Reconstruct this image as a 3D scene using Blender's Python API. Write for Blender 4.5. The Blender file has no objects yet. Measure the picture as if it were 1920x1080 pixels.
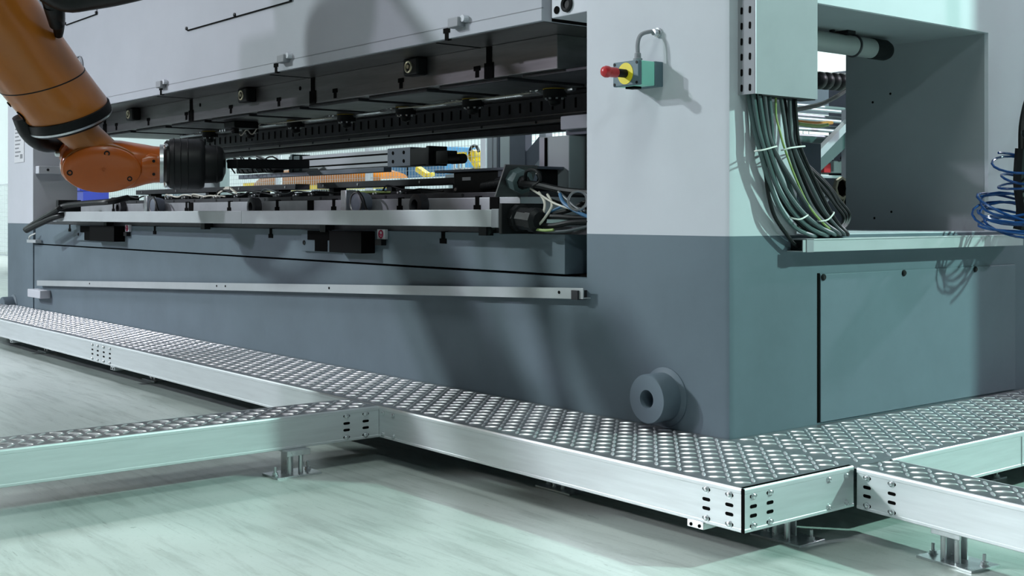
import bpy, bmesh, math, random
from mathutils import Vector, Matrix
random.seed(7)
scene = bpy.context.scene
COL = scene.collection

# ------------------------------------------------------------------ camera
cam_data = bpy.data.cameras.new('camera')
cam = bpy.data.objects.new('camera', cam_data)
COL.objects.link(cam)
cam_data.sensor_width = 36.0
cam_data.lens = 36.0 * 2277 / 1920
cam_data.shift_y = -138.0 / 1920
cam_data.clip_end = 200
cam.location = (3.0648, -3.5096, 1.10)
cam.rotation_euler = (math.radians(90), 0, math.radians(51.288))
scene.camera = cam

# ------------------------------------------------------------------ world, lamps, exposure
world = bpy.data.worlds.new('world'); scene.world = world
world.use_nodes = True
bg = world.node_tree.nodes['Background']
bg.inputs[0].default_value = (0.62, 0.70, 0.80, 1)
bg.inputs[1].default_value = 0.02
scene.view_settings.view_transform = 'Standard'
scene.view_settings.look = 'None'
scene.view_settings.exposure = 0.0
scene.view_settings.gamma = 1.0
scene.view_settings.use_curve_mapping = False

def lamp(name, loc, target, size, watts, color, sy=None):
    d = bpy.data.lights.new(name, 'AREA')
    d.shape = 'RECTANGLE' if sy else 'DISK'
    d.size = size
    if sy: d.size_y = sy
    d.energy = watts; d.color = color
    o = bpy.data.objects.new(name, d); COL.objects.link(o)
    o.location = loc
    v = Vector(target) - Vector(loc)
    o.rotation_euler = v.to_track_quat('-Z', 'Y').to_euler()
    return o

lamp('hall_lamp', (-17.1, -20.3, 9.8), (-2.5, 0, 1.2), 0.75, 1640, (0.88, 0.86, 1.0))
lamp('hall_lamp', (-23.5, -22.8, 15.1), (-2.0, -0.5, 0.6), 1.0, 6000, (0.86, 0.98, 0.98))
lamp('hall_lamp', (6.4, 4.8, 5.8), (-0.5, -0.6, 0.5), 0.30, 820, (0.60, 1.0, 0.88))
lamp('hall_lamp', (5.8, -5.0, 5.4), (0, 0.9, 0.9), 0.40, 60, (0.80, 0.95, 1.0))
lamp('hall_lamp', (3.2, 10.5, 6.0), (0, 1.0, 1.4), 0.40, 480, (0.90, 0.88, 1.0))
lamp('high_bay_lamp', (-4.0, -2.8, 7.5), (-4.0, -2.4, 0), 2.4, 80, (0.94, 0.95, 1.0))
lamp('high_bay_lamp', (1.2, -2.6, 7.5), (1.0, -2.2, 0), 2.4, 150, (0.88, 1.0, 0.96))
lamp('high_bay_lamp', (-7.6, -3.0, 6.8), (-6.4, -1.9, 0), 1.8, 42, (0.90, 0.90, 1.0)).data.spread = math.radians(60)
lamp('floor_fill_spot', (-8.6, -12.6, 6.2), (-1.0, -3.15, 0), 0.4, 16, (1.0, 0.98, 0.98)).data.spread = math.radians(17)  # added narrow beam that brightens only the foreground floor
lamp('aisle_lamp', (-11.0, 7.5, 6.0), (-13.0, 9.0, 1.0), 2.0, 900, (0.86, 1.0, 0.96))
lamp('aisle_lamp', (-5.0, 7.0, 6.0), (-7.0, 8.0, 1.0), 2.0, 230, (0.9, 1.0, 0.97))
lamp('aisle_lamp', (-26.0, 2.0, 6.0), (-30.0, 2.0, 1.5), 2.0, 900, (0.95, 0.97, 1.0))

# ------------------------------------------------------------------ materials
def mat(name, col, rough=0.5, metal=0.0, noise=0.0, nscale=6.0, bump=0.0, bscale=200.0, spec=0.5, stretch=None, coat=0.0, col2=None):
    m = bpy.data.materials.new(name); m.use_nodes = True
    nt = m.node_tree; b = nt.nodes['Principled BSDF']
    b.inputs['Base Color'].default_value = (*col, 1)
    b.inputs['Roughness'].default_value = rough
    b.inputs['Metallic'].default_value = metal
    b.inputs['Specular IOR Level'].default_value = spec
    if coat: b.inputs['Coat Weight'].default_value = coat; b.inputs['Coat Roughness'].default_value = 0.15
    tc = nt.nodes.new('ShaderNodeTexCoord')
    vec = tc.outputs['Object']
    if stretch:
        mp = nt.nodes.new('ShaderNodeMapping'); mp.inputs['Scale'].default_value = stretch
        nt.links.new(vec, mp.inputs['Vector']); vec = mp.outputs['Vector']
    if noise:
        n = nt.nodes.new('ShaderNodeTexNoise'); n.inputs['Scale'].default_value = nscale
        n.inputs['Detail'].default_value = 6; n.inputs['Roughness'].default_value = 0.6
        nt.links.new(vec, n.inputs['Vector'])
        r = nt.nodes.new('ShaderNodeValToRGB')
        c2 = col2 or tuple(max(0, c * (1 - noise)) for c in col)
        r.color_ramp.elements[0].position = 0.32; r.color_ramp.elements[0].color = (*c2, 1)
        r.color_ramp.elements[1].position = 0.62; r.color_ramp.elements[1].color = (*col, 1)
        nt.links.new(n.outputs['Fac'], r.inputs['Fac'])
        nt.links.new(r.outputs['Color'], b.inputs['Base Color'])
        mr = nt.nodes.new('ShaderNodeMapRange')
        mr.inputs['To Min'].default_value = min(1, rough * 1.15); mr.inputs['To Max'].default_value = rough * 0.88
        nt.links.new(n.outputs['Fac'], mr.inputs['Value'])
        nt.links.new(mr.outputs['Result'], b.inputs['Roughness'])
    if bump:
        n2 = nt.nodes.new('ShaderNodeTexNoise'); n2.inputs['Scale'].default_value = bscale
        nt.links.new(vec, n2.inputs['Vector'])
        bp = nt.nodes.new('ShaderNodeBump'); bp.inputs['Strength'].default_value = bump; bp.inputs['Distance'].default_value = 0.002
        nt.links.new(n2.outputs['Fac'], bp.inputs['Height'])
        nt.links.new(bp.outputs['Normal'], b.inputs['Normal'])
    return m

M = {}
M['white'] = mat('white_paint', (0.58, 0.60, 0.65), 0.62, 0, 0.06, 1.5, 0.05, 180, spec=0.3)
M['slidew'] = mat('shaded_slide_white', (0.395, 0.41, 0.455), 0.62, 0, 0.06, 1.5, 0.05, 180, spec=0.3)  # white paint darkened to carry the dimmer light on the slide
M['inner'] = mat('shaded_lining', (0.30, 0.32, 0.34), 0.6, 0, 0.08, 2, spec=0.3)  # column white toned down, recess shade put into the colour
M['dark'] = mat('slate_paint', (0.132, 0.176, 0.212), 0.55, 0, 0.16, 1.6, 0.05, 160, spec=0.35)
M['dark2'] = mat('slate_paint_panel', (0.128, 0.171, 0.205), 0.52, 0, 0.10, 2.5, 0.03, 160, spec=0.35)
M['alu'] = mat('brushed_aluminium', (0.70, 0.74, 0.76), 0.42, 0.5, 0.10, 3, 0.05, 90, stretch=(1, 1, 14))
M['tread'] = mat('tread_aluminium', (0.40, 0.41, 0.43), 0.34, 0.85, 0.18, 5)
M['lug'] = mat('tread_lug_metal', (0.86, 0.87, 0.89), 0.32, 0.7)
M['zinc'] = mat('zinc_plated_steel', (0.72, 0.75, 0.77), 0.28, 0.9, 0.15, 30)
M['steel'] = mat('milled_steel', (0.20, 0.195, 0.20), 0.38, 0.75, 0.30, 4, stretch=(0.4, 1, 4))
M['steel_dark'] = mat('oiled_steel', (0.055, 0.055, 0.062), 0.42, 0.6, 0.3, 8)
M['bolster'] = mat('bolster_steel', (0.42, 0.43, 0.46), 0.40, 0.5, 0.2, 5)
M['black'] = mat('black_plastic', (0.008, 0.009, 0.010), 0.5, 0, 0.2, 20, spec=0.22)
M['hole'] = mat('slot_black', (0.002, 0.002, 0.002), 0.8, spec=0.05)
M['rubber'] = mat('black_rubber', (0.008, 0.009, 0.010), 0.42, 0, 0.2, 30, spec=0.28)
M['matt'] = mat('recess_black', (0.003, 0.003, 0.0035), 0.7, spec=0.06)
M['orange'] = mat('orange_paint', (0.43, 0.135, 0.014), 0.32, 0, 0.10, 3, 0.02, 120, coat=0.25)
M['orange_deep'] = mat('deep_orange_paint', (0.50, 0.105, 0.008), 0.30, 0, 0.10, 3, 0.02, 120, coat=0.25)
M['silver'] = mat('silver_ring', (0.62, 0.66, 0.67), 0.32, 0.85)
M['trough'] = mat('grey_trough_paint', (0.47, 0.50, 0.52), 0.42, 0.25, 0.08, 4)
M['ductgrey'] = mat('duct_grey', (0.26, 0.27, 0.295), 0.62, 0.0, 0.06, 5)
M['mint'] = mat('mint_enclosure', (0.27, 0.72, 0.58), 0.45)
M['mint_dark'] = mat('grey_enclosure', (0.10, 0.16, 0.19), 0.5)
M['yellow'] = mat('yellow_plastic', (0.80, 0.66, 0.02), 0.4)
M['yellow2'] = mat('yellow_paint', (0.80, 0.55, 0.02), 0.4, 0, 0.1, 8)
M['red'] = mat('red_plastic', (0.48, 0.025, 0.03), 0.35)
M['redlabel'] = mat('red_print', (0.45, 0.02, 0.08), 0.6)
M['paper'] = mat('paper', (0.66, 0.67, 0.70), 0.7, 0, 0.05, 40)
M['print'] = mat('grey_print', (0.22, 0.23, 0.25), 0.7)
M['cable_teal'] = mat('grey_green_cable', (0.075, 0.115, 0.118), 0.42)
M['cable_grey'] = mat('grey_cable', (0.045, 0.058, 0.064), 0.45)
M['cable_white'] = mat('white_cable', (0.55, 0.53, 0.46), 0.5)
M['cable_blue'] = mat('blue_cable', (0.03, 0.12, 0.24), 0.45)
M['cable_olive'] = mat('olive_cable', (0.26, 0.36, 0.10), 0.5)
M['cable_orange'] = mat('orange_cable', (0.75, 0.28, 0.06), 0.5)
M['hose_blue'] = mat('blue_hose', (0.012, 0.055, 0.19), 0.22)
M['tie'] = mat('cable_tie_nylon', (0.75, 0.76, 0.72), 0.5)
M['frame_grey'] = mat('frame_grey', (0.13, 0.15, 0.19), 0.45, 0, 0.1, 4)
M['frame_light'] = mat('frame_light', (0.50, 0.52, 0.56), 0.4, 0.3)
M['wire'] = mat('fence_wire', (0.34, 0.38, 0.40), 0.45, 0.4)
M['wallw'] = mat('hall_wall', (0.72, 0.80, 0.80), 0.7, 0, 0.05, 0.5)
M['blue'] = mat('blue_bin', (0.03, 0.05, 0.42), 0.4)
M['olive'] = mat('olive_paint', (0.33, 0.34, 0.14), 0.5)
M['pipe'] = mat('grey_pipe', (0.36, 0.38, 0.38), 0.35, 0.1, 0.06, 6)
M['gold'] = mat('brass_nut', (0.55, 0.50, 0.36), 0.35, 0.8)

# floor: worn pale green epoxy with scuffs and darker patches
def floor_mat():
    m = bpy.data.materials.new('worn_floor_paint'); m.use_nodes = True
    nt = m.node_tree; b = nt.nodes['Principled BSDF']; L = nt.links.new
    tc = nt.nodes.new('ShaderNodeTexCoord')
    def noise(scale, detail, rough, st=None, dist=0.0):
        n = nt.nodes.new('ShaderNodeTexNoise'); n.inputs['Scale'].default_value = scale
        n.inputs['Detail'].default_value = detail; n.inputs['Roughness'].default_value = rough
        n.inputs['Distortion'].default_value = dist
        if st:
            mp = nt.nodes.new('ShaderNodeMapping'); mp.inputs['Scale'].default_value = st[0]; mp.inputs['Rotation'].default_value = st[1]
            L(tc.outputs['Object'], mp.inputs['Vector']); L(mp.outputs['Vector'], n.inputs['Vector'])
        else: L(tc.outputs['Object'], n.inputs['Vector'])
        return n.outputs['Fac']
    def ramp(fac, p0, c0, p1, c1):
        r = nt.nodes.new('ShaderNodeValToRGB')
        r.color_ramp.elements[0].position = p0; r.color_ramp.elements[0].color = (*c0, 1)
        r.color_ramp.elements[1].position = p1; r.color_ramp.elements[1].color = (*c1, 1)
        L(fac, r.inputs['Fac']); return r.outputs['Color']
    def mixm(a, bb, mode, f):
        mx = nt.nodes.new('ShaderNodeMix'); mx.data_type = 'RGBA'; mx.blend_type = mode
        mx.inputs[0].default_value = f
        L(a, mx.inputs[6]); L(bb, mx.inputs[7]); return mx.outputs[2]
    base = ramp(noise(0.7, 8, 0.62), 0.3, (0.44, 0.51, 0.48), 0.7, (0.57, 0.63, 0.60))
    streak = ramp(noise(5, 7, 0.7, ((0.35, 3.2, 1), (0, 0, 0.5)), 0.6), 0.33, (0.62, 0.64, 0.63), 0.52, (1, 1, 1))
    speck = ramp(noise(60, 4, 0.7), 0.28, (0.55, 0.58, 0.55), 0.42, (1, 1, 1))
    scuff = ramp(noise(11, 3, 0.5, ((0.4, 5, 1), (0, 0, -0.15)), 1.2), 0.27, (0.4, 0.42, 0.4), 0.32, (1, 1, 1))
    c = mixm(base, streak, 'MULTIPLY', 0.75); c = mixm(c, speck, 'MULTIPLY', 0.5); c = mixm(c, scuff, 'MULTIPLY', 0.6)
    L(c, b.inputs['Base Color'])
    rr = nt.nodes.new('ShaderNodeMapRange'); rr.inputs['To Min'].default_value = 0.42; rr.inputs['To Max'].default_value = 0.22
    L(noise(3, 6, 0.6), rr.inputs['Value']); L(rr.outputs['Result'], b.inputs['Roughness'])
    bp = nt.nodes.new('ShaderNodeBump'); bp.inputs['Strength'].default_value = 0.12; bp.inputs['Distance'].default_value = 0.003
    L(noise(30, 5, 0.6), bp.inputs['Height']); L(bp.outputs['Normal'], b.inputs['Normal'])
    return m
M['floor'] = floor_mat()

# ------------------------------------------------------------------ mesh builder
class MB:
    def __init__(s): s.v = []; s.f = []; s.m = []
    def add(s, vs, fs, m=0):
        o = len(s.v); s.v += [tuple(p) for p in vs]
        for f in fs: s.f.append([i + o for i in f]); s.m.append(m)
        return s
    def box(s, x0, x1, y0, y1, z0, z1, m=0):
        return s.add([(x0,y0,z0),(x1,y0,z0),(x1,y1,z0),(x0,y1,z0),(x0,y0,z1),(x1,y0,z1),(x1,y1,z1),(x0,y1,z1)],
            [(0,3,2,1),(4,5,6,7),(0,1,5,4),(1,2,6,5),(2,3,7,6),(3,0,4,7)], m)
    def obox(s, c, ax, h, m=0):
        c = Vector(c); a = [Vector(q).normalized() * k for q, k in zip(ax, h)]
        vs = [c + a[0]*i + a[1]*j + a[2]*k for k in (-1, 1) for i, j in ((-1,-1),(1,-1),(1,1),(-1,1))]
        return s.add(vs, [(0,3,2,1),(4,5,6,7),(0,1,5,4),(1,2,6,5),(2,3,7,6),(3,0,4,7)], m)
    def bar(s, p0, p1, w, h, m=0, up=(0,0,1)):
        p0 = Vector(p0); p1 = Vector(p1); d = p1 - p0; u = Vector(up)
        sd = d.cross(u).normalized(); u = sd.cross(d).normalized()
        return s.obox((p0 + p1) / 2, (d, sd, u), (d.length / 2, w / 2, h / 2), m)
    def rings(s, rings, cap=True, m=0, close=True):
        n = len(rings[0]); o = len(s.v)
        for r in rings: s.v += [tuple(p) for p in r]
        for i in range(len(rings) - 1):
            for j in range(n if close else n - 1):
                k = (j + 1) % n
                s.f.append([o+i*n+j, o+i*n+k, o+(i+1)*n+k, o+(i+1)*n+j]); s.m.append(m)
        if cap:
            s.f.append([o + j for j in range(n)][::-1]); s.m.append(m)
            s.f.append([o + (len(rings)-1)*n + j for j in range(n)]); s.m.append(m)
        return s
    def lathe(s, org, axis, prof, seg=24, m=0, cap=True):
        org = Vector(org); a = Vector(axis).normalized()
        t = Vector((0,0,1)) if abs(a.z) < 0.9 else Vector((1,0,0))
        e1 = a.cross(t).normalized(); e2 = a.cross(e1).normalized()
        return s.rings([[org + a*h + (e1*math.cos(2*math.pi*j/seg) + e2*math.sin(2*math.pi*j/seg))*r for j in range(seg)] for r, h in prof], cap, m)
    def cyl(s, p0, p1, r, seg=16, m=0, r1=None):
        p0 = Vector(p0); p1 = Vector(p1)
        return s.lathe(p0, p1 - p0, [(r, 0), (r if r1 is None else r1, (p1-p0).length)], seg, m)
    def tube(s, pts, r, seg=8, m=0, smooth=4, closed=False):
        P = [Vector(p) for p in pts]
        if smooth and len(P) > 2:
            Q = []
            n = len(P)
            for i in range(n if closed else n - 1):
                if closed: a, b, c, d = P[i-1], P[i], P[(i+1) % n], P[(i+2) % n]
                else: a, b, c, d = P[max(i-1,0)], P[i], P[i+1], P[min(i+2,n-1)]
                for k in range(smooth):
                    t = k / smooth
                    Q.append(0.5*((2*b) + (c-a)*t + (2*a-5*b+4*c-d)*t*t + (3*b-a-3*c+d)*t**3))
            if not closed: Q.append(P[-1])
            P = Q
        R = []; prev = None; n = len(P)
        for i, p in enumerate(P):
            if closed: d = (P[(i+1) % n] - P[i-1]).normalized()
            else: d = (P[min(i+1,n-1)] - P[max(i-1,0)]).normalized()
            if prev is None:
                t = Vector((0,0,1)) if abs(d.z) < 0.9 else Vector((1,0,0))
                e1 = d.cross(t).normalized()
            else: e1 = (prev - d * prev.dot(d)).normalized()
            prev = e1; e2 = d.cross(e1)
            rr = r(i / max(1, n - 1)) if callable(r) else r
            R.append([p + (e1*math.cos(2*math.pi*j/seg) + e2*math.sin(2*math.pi*j/seg))*rr for j in range(seg)])
        if closed: R.append(R[0])
        return s.rings(R, not closed, m)
    def prism(s, pts, ext, m=0):
        P = [Vector(p) for p in pts]; e = Vector(ext); n = len(P)
        vs = P + [p + e for p in P]
        fs = [list(range(n))[::-1], [n + i for i in range(n)]] + [(i, (i+1) % n, n + (i+1) % n, n + i) for i in range(n)]
        return s.add(vs, fs, m)
    def torus(s, c, axis, R, r, seg=24, rs=8, m=0):
        c = Vector(c); a = Vector(axis).normalized()
        t = Vector((0,0,1)) if abs(a.z) < 0.9 else Vector((1,0,0))
        e1 = a.cross(t).normalized(); e2 = a.cross(e1).normalized()
        rings = []
        for i in range(seg + 1):
            A = 2*math.pi*(i % seg)/seg; d = e1*math.cos(A) + e2*math.sin(A)
            rings.append([c + d*(R + r*math.cos(2*math.pi*j/rs)) + a*(r*math.sin(2*math.pi*j/rs)) for j in range(rs)])
        return s.rings(rings, False, m)
    def mesh(s, name, mats, inv=None, smooth=True, ang=35):
        me = bpy.data.meshes.new(name)
        vs = s.v if inv is None else [tuple(inv @ Vector(p)) for p in s.v]
        me.from_pydata(vs, [], s.f)
        for mm in (mats if isinstance(mats, (list, tuple)) else [mats]): me.materials.append(M[mm] if isinstance(mm, str) else mm)
        if max(s.m) > 0: me.polygons.foreach_set('material_index', s.m)
        bm = bmesh.new(); bm.from_mesh(me)
        bmesh.ops.recalc_face_normals(bm, faces=bm.faces); bm.to_mesh(me); bm.free()
        if smooth:
            me.polygons.foreach_set('use_smooth', [True] * len(me.polygons))
            me.set_sharp_from_angle(angle=math.radians(ang))
        me.update()
        return me
    def build(s, name, mats, parent=None, bevel=0.0, smooth=True, kind=None, local=False, label=None, seg=2):
        inv = None
        if parent is not None and not local:
            r = root_of(parent); inv = r['_m'] if False else MATS[r.name]
        o = bpy.data.objects.new(name, s.mesh(name, mats, inv, smooth))
        COL.objects.link(o)
        if parent is not None: o.parent = parent
        if bevel:
            b = o.modifiers.new('bevel', 'BEVEL'); b.width = bevel; b.segments = seg; b.limit_method = 'ANGLE'; b.angle_limit = math.radians(50)
            b.harden_normals = False
        if kind: o['kind'] = kind
        if label: o['label'] = label
        return o
MATS = {}
def root_of(o):
    while o.parent is not None: o = o.parent
    return o
def thing(name, label, cat, loc=(0,0,0), rotz=0.0, group=None):
    o = bpy.data.objects.new(name, None); COL.objects.link(o)
    o.empty_display_size = 0.1
    o.location = loc; o.rotation_euler = (0, 0, rotz)
    MATS[o.name] = (Matrix.Translation(Vector(loc)) @ Matrix.Rotation(rotz, 4, 'Z')).inverted()
    o['label'] = label; o['category'] = cat
    if group: o['group'] = group
    return o
def tag(o, label, cat, group=None):
    o['label'] = label; o['category'] = cat
    if group: o['group'] = group
    return o
def struct(o): o['kind'] = 'structure'; return o
def inst(name, mesh, parent, loc, rot=(0,0,0)):
    o = bpy.data.objects.new(name, mesh); COL.objects.link(o)
    if parent is not None:
        o.parent = parent; loc = MATS[root_of(parent).name] @ Vector(loc)
    o.location = loc; o.rotation_euler = rot
    return o
# ------------------------------------------------------------------ the hall
struct(MB().box(-34, 12, -14, 16, -0.2, 0).build('floor', 'floor', smooth=False))
struct(MB().box(-34, 12, 12, 12.2, 0, 9).build('wall_back', 'wallw', smooth=False))
struct(MB().box(-34.2, -34, -14, 12.2, 0, 9).build('wall_left', 'wallw', smooth=False))

# ------------------------------------------------------------------ the press
XR, XL = -0.80, -8.28           # inner faces of the two columns
ZS = 1.017                      # height of the paint split
press = thing('stamping_press', 'huge two tone white and slate grey stamping press filling the picture', 'press', (-4.5, 1.6, 0))
def column(name, x0, x1, chamf, Y1):
    b = MB(); TOP = 3.4; ya, yb, zo0, zo1 = 0.40, 1.826, 1.022, 1.957
    c = 0.028
    def slab(z0, z1, y0, y1, m, front=False):
        if front and chamf:
            b.prism([(x0,y0,z0),(x1-c,y0,z0),(x1-c*0.3,y0+c*0.3,z0),(x1,y0+c,z0),(x1,y1,z0),(x0,y1,z0)], (0,0,z1-z0), m)
        else: b.box(x0, x1, y0, y1, z0, z1, m)
    slab(0, ZS, 0, Y1, 1, True)
    slab(ZS, TOP, 0, ya, 0, True)
    b.box(x0, x1, ya, yb, ZS, zo0, 0)
    e = 0.002                                                  # window lining, white darkened to hold the shade inside
    b.box(x0+e, x1-0.02, yb-e, yb, zo0, zo1, 2).box(x0+e, x1-0.02, ya, yb, zo1-e, zo1, 2).box(x0+e, x1-0.02, ya, ya+e, zo0, zo1, 2)
    b.box(x0, x1, ya, yb, zo1, TOP, 0)
    b.box(x0, x1, yb, Y1, ZS, TOP, 0)
    return b.build(name, ['white', 'dark', 'inner'], press)
rc = column('column', XR, 0.0, True, 3.3)
lc = column('column', -9.04, XL, False, 1.93)
# hollow lifting bushings on the columns
for cx, cz, col in ((-0.335, 0.372, rc), (-8.86, 0.225, lc)):
    bs = MB().lathe((cx, 0.0, cz), (0,-1,0), [(0.118,-0.01),(0.118,0.004),(0.108,0.010),(0.098,0.014),(0.098,0.10),(0.094,0.106),(0.037,0.106),(0.035,0.10),(0.035,0.02)], 40, cap=False).build('lifting_bushing', 'dark', col, label='grey round bushing with a hollow bore')
    MB().lathe((cx, -0.03, cz), (0,-1,0), [(0.0355,0),(0.0355,0.004)], 24).build('bore', 'hole', col)
# removable panel on the right face
pn = MB().box(0, 0.006, 0.546, 2.06, 0.256, 0.858).build('cover_panel', 'dark2', rc, bevel=0.002)
MB().box(0, 0.0015, 0.530, 0.546, 0.256, 0.862).build('panel_gap', 'hole', rc)
scr = MB().lathe((0,0,0), (1,0,0), [(0.014,0),(0.014,0.004),(0.009,0.009),(0.004,0.009)], 14).mesh('screw', 'black')
for y in (0.562, 1.127, 1.70): inst('screw', scr, rc, (0.006, y, 0.845))
for yy, zz in ((2.02, 2.2),): MB().box(0, 0.004, 2.22, 2.26, ZS, 3.4).build('edge_strip', 'ductgrey', rc)
# small dark holes on the right opening jamb
hl = MB().lathe((0,0,0), (0,-1,0), [(0.006,0),(0.006,0.0015)], 10).mesh('hole', 'hole')
for p in [(-0.530,1.826,1.710), (-0.634,1.826,1.674), (-0.524,1.826,1.113), (-0.624,1.826,1.081)]: inst('hole', hl, rc, (p[0], 1.8238, p[2]))
# paint scratches on the front of the right column base
for p, q in (((-0.78,0.0,0.30),(-0.795,0.0,0.98)),):
    pass
# left column: document plate, ledge bracket
dp = MB().box(-8.82, -8.53, -0.006, 0, 1.585, 1.97).build('document_plate', 'paper', lc, bevel=0.002)
b = MB()
for k in range(9):
    z = 1.93 - k*0.036
    b.box(-8.79, -8.79 + random.uniform(0.1, 0.22), -0.0075, -0.006, z, z + 0.012)
b.box(-8.64, -8.57, -0.0075, -0.006, 1.62, 1.66)
b.build('print_lines', 'print', dp)
lg = MB().box(XL, XL+0.10, 0.02, 0.36, 1.47, 1.54).build('ledge_bracket', 'white', lc, bevel=0.004)
for y in (0.1, 0.28): MB().lathe((XL+0.10, y, 1.505), (1,0,0), [(0.012,0),(0.012,0.006)], 12).build('bolt', 'steel_dark', lg)
MB().lathe((XL+0.05, 0.32, 1.455), (0,0,-1), [(0.02,-0.015),(0.02,0.02),(0.012,0.03)], 12).build('clamp_screw', 'ductgrey', lg)

# bed
bed = MB().box(XL, XR, 0.035, 1.95, 0, 0.826).box(XL+0.03, XR, 0.002, 0.035, 0, 0.826).build('bed', 'dark', press)
MB().box(XL+0.03, -0.957, 0.012, 1.95, 0.836, 1.012).build('bed_front_plate', 'dark2', bed, bevel=0.002)
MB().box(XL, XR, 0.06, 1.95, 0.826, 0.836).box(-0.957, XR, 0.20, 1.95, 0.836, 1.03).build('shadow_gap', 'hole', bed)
MB().box(XL, -0.83, 0.03, 1.95, 1.012, 1.045).build('bed_top_plate', 'steel_dark', bed)
def tslot(b, x, z, y, wide_up, w=0.030, w2=0.055, h=0.055, m=0):
    # a black T shaped slot piece standing 3 mm proud of the face; wide_up: the broad head is on top
    if wide_up: b.box(x-w2/2, x+w2/2, y-0.004, y+0.02, z+h*0.1, z+h*0.55, m).box(x-w/2, x+w/2, y-0.003, y+0.02, z-h*0.55, z+h*0.12, m)
    else: b.box(x-w2/2, x+w2/2, y-0.004, y+0.02, z-h*0.55, z-h*0.1, m).box(x-w/2, x+w/2, y-0.003, y+0.02, z-h*0.12, z+h*0.55, m)
    return b
for x in (-7.335, -5.51, -3.704, -1.876): tslot(MB(), x, 0.985, 0.012, False).build('t_slot', 'hole', bed)
# sloping gutter rail along the bed
gl, gr = Vector((-8.03, 0, 0.512)), Vector((-0.775, 0, 0.787))
def gut(y0, y1, dz0, dz1, m):
    return MB().prism([(gl.x, y0, gl.z+dz0), (gr.x, y0, gr.z+dz0), (gr.x, y0, gr.z+dz1), (gl.x, y0, gl.z+dz1)], (0, y1-y0, 0))
g = gut(-0.045, -0.040, -0.047, 0.0, 0).build('gutter_rail', 'trough', press, label='pale grey rail sloping up along the bed')
gut(-0.040, 0.002, -0.047, -0.042, 0).build('rail_flange', 'trough', g)
for x in (-6.7, -4.35, -4.22, -2.9, -0.93):
    z = gl.z + (gr.z-gl.z)*(x-gl.x)/(gr.x-gl.x) - 0.02
    MB().lathe((x, -0.045, z), (0,-1,0), [(0.007,0),(0.007,0.002)], 10).build('rail_hole', 'hole', g)
MB().box(-0.84, -0.80, -0.055, 0.0, 0.735, 0.775).build('end_clip', 'steel_dark', g)
MB().box(-8.15, -7.80, -0.09, 0.002, 0.362, 0.432).build('stop_block', 'white', press, bevel=0.005, label='small pale block at the left end of the bed')
tb = MB().box(-8.30, -8.05, -0.05, 0.0, 0.845, 0.872).build('pipe_clip', 'trough', press)
MB().tube([(-8.28,-0.03,0.872),(-8.22,-0.05,0.90),(-8.12,-0.03,0.93)], 0.006, 6).build('tie_wire', 'tie', tb)
# clamp plates and near-black blocks standing in for shaded recesses in the bed front
for x0, x1, xb0, xb1, s in ((-7.10, -6.62, -6.62, -6.09, 0), (-3.281, -2.86, -2.85, -2.51, 1)):
    pl = MB().box(x0, x1, -0.010, 0.012, 0.885, 1.008).build('clamp_plate', 'dark2', bed, bevel=0.002)
    w = x1 - x0
    MB().box(x0+w*0.18, x0+w*0.85, -0.013, 0.0, 0.952, 1.006).box(x0+w*0.38, x0+w*0.72, -0.012, 0.0, 0.888, 0.952).build('t_opening', 'hole', pl)
    for fx in (0.08, 0.93): MB().lathe((x0+w*fx, -0.01, 0.935), (0,-1,0), [(0.014,0),(0.014,0.004),(0.007,0.004),(0.007,0.001)], 12, cap=False).build('bolt', 'black', pl)
    bx = MB().box(xb0, xb1, -0.075, 0.012, 0.890, 1.010).build('recess_block', 'matt', bed, bevel=0.003)
    sx = xb1 + 0.05
    st = MB().box(sx, sx+0.075, -0.006, 0.012, 0.968, 1.020).build('warning_sticker', 'paper', bed)
    MB().torus((sx+0.037, -0.007, 0.995), (0,1,0), 0.019, 0.0045, 20, 6).build('red_ring', 'redlabel', st)
    MB().prism([(sx+0.022,-0.0075,1.003),(sx+0.037,-0.0075,0.992),(sx+0.052,-0.0075,1.003),(sx+0.052,-0.0075,0.995),(sx+0.037,-0.0075,0.983),(sx+0.022,-0.0075,0.995)], (0,0.001,0)).build('chevron_mark', 'redlabel', st)
    MB().box(sx, sx+0.06, -0.02, 0.012, 0.935, 0.966).build('sensor_head', 'black', bed)

# bolster
bol = MB().box(XL+0.05, -1.50, 0.20, 1.9, 1.045, 1.186).build('bolster', 'bolster', press, bevel=0.003)
for x in (-6.831, -5.38, -4.675, -3.979, -3.266, -2.552, -1.844): tslot(MB(), x, 1.155, 0.20, False, h=0.07).build('t_slot', 'hole', bol)
for x in (-5.30, -3.543, -1.70): MB().box(x-0.035, x+0.035, 0.194, 0.22, 1.125, 1.186).build('lifter_slot', 'hole', bol)
for x in (-6.6, -4.25, -2.33):
    h = MB().lathe((x, 0.20, 1.15), (0,-1,0), [(0.06,0),(0.06,0.05),(0.045,0.055),(0.03,0.055),(0.03,0.02)], 18, cap=False).build('roller', 'steel_dark', bol)
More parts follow.
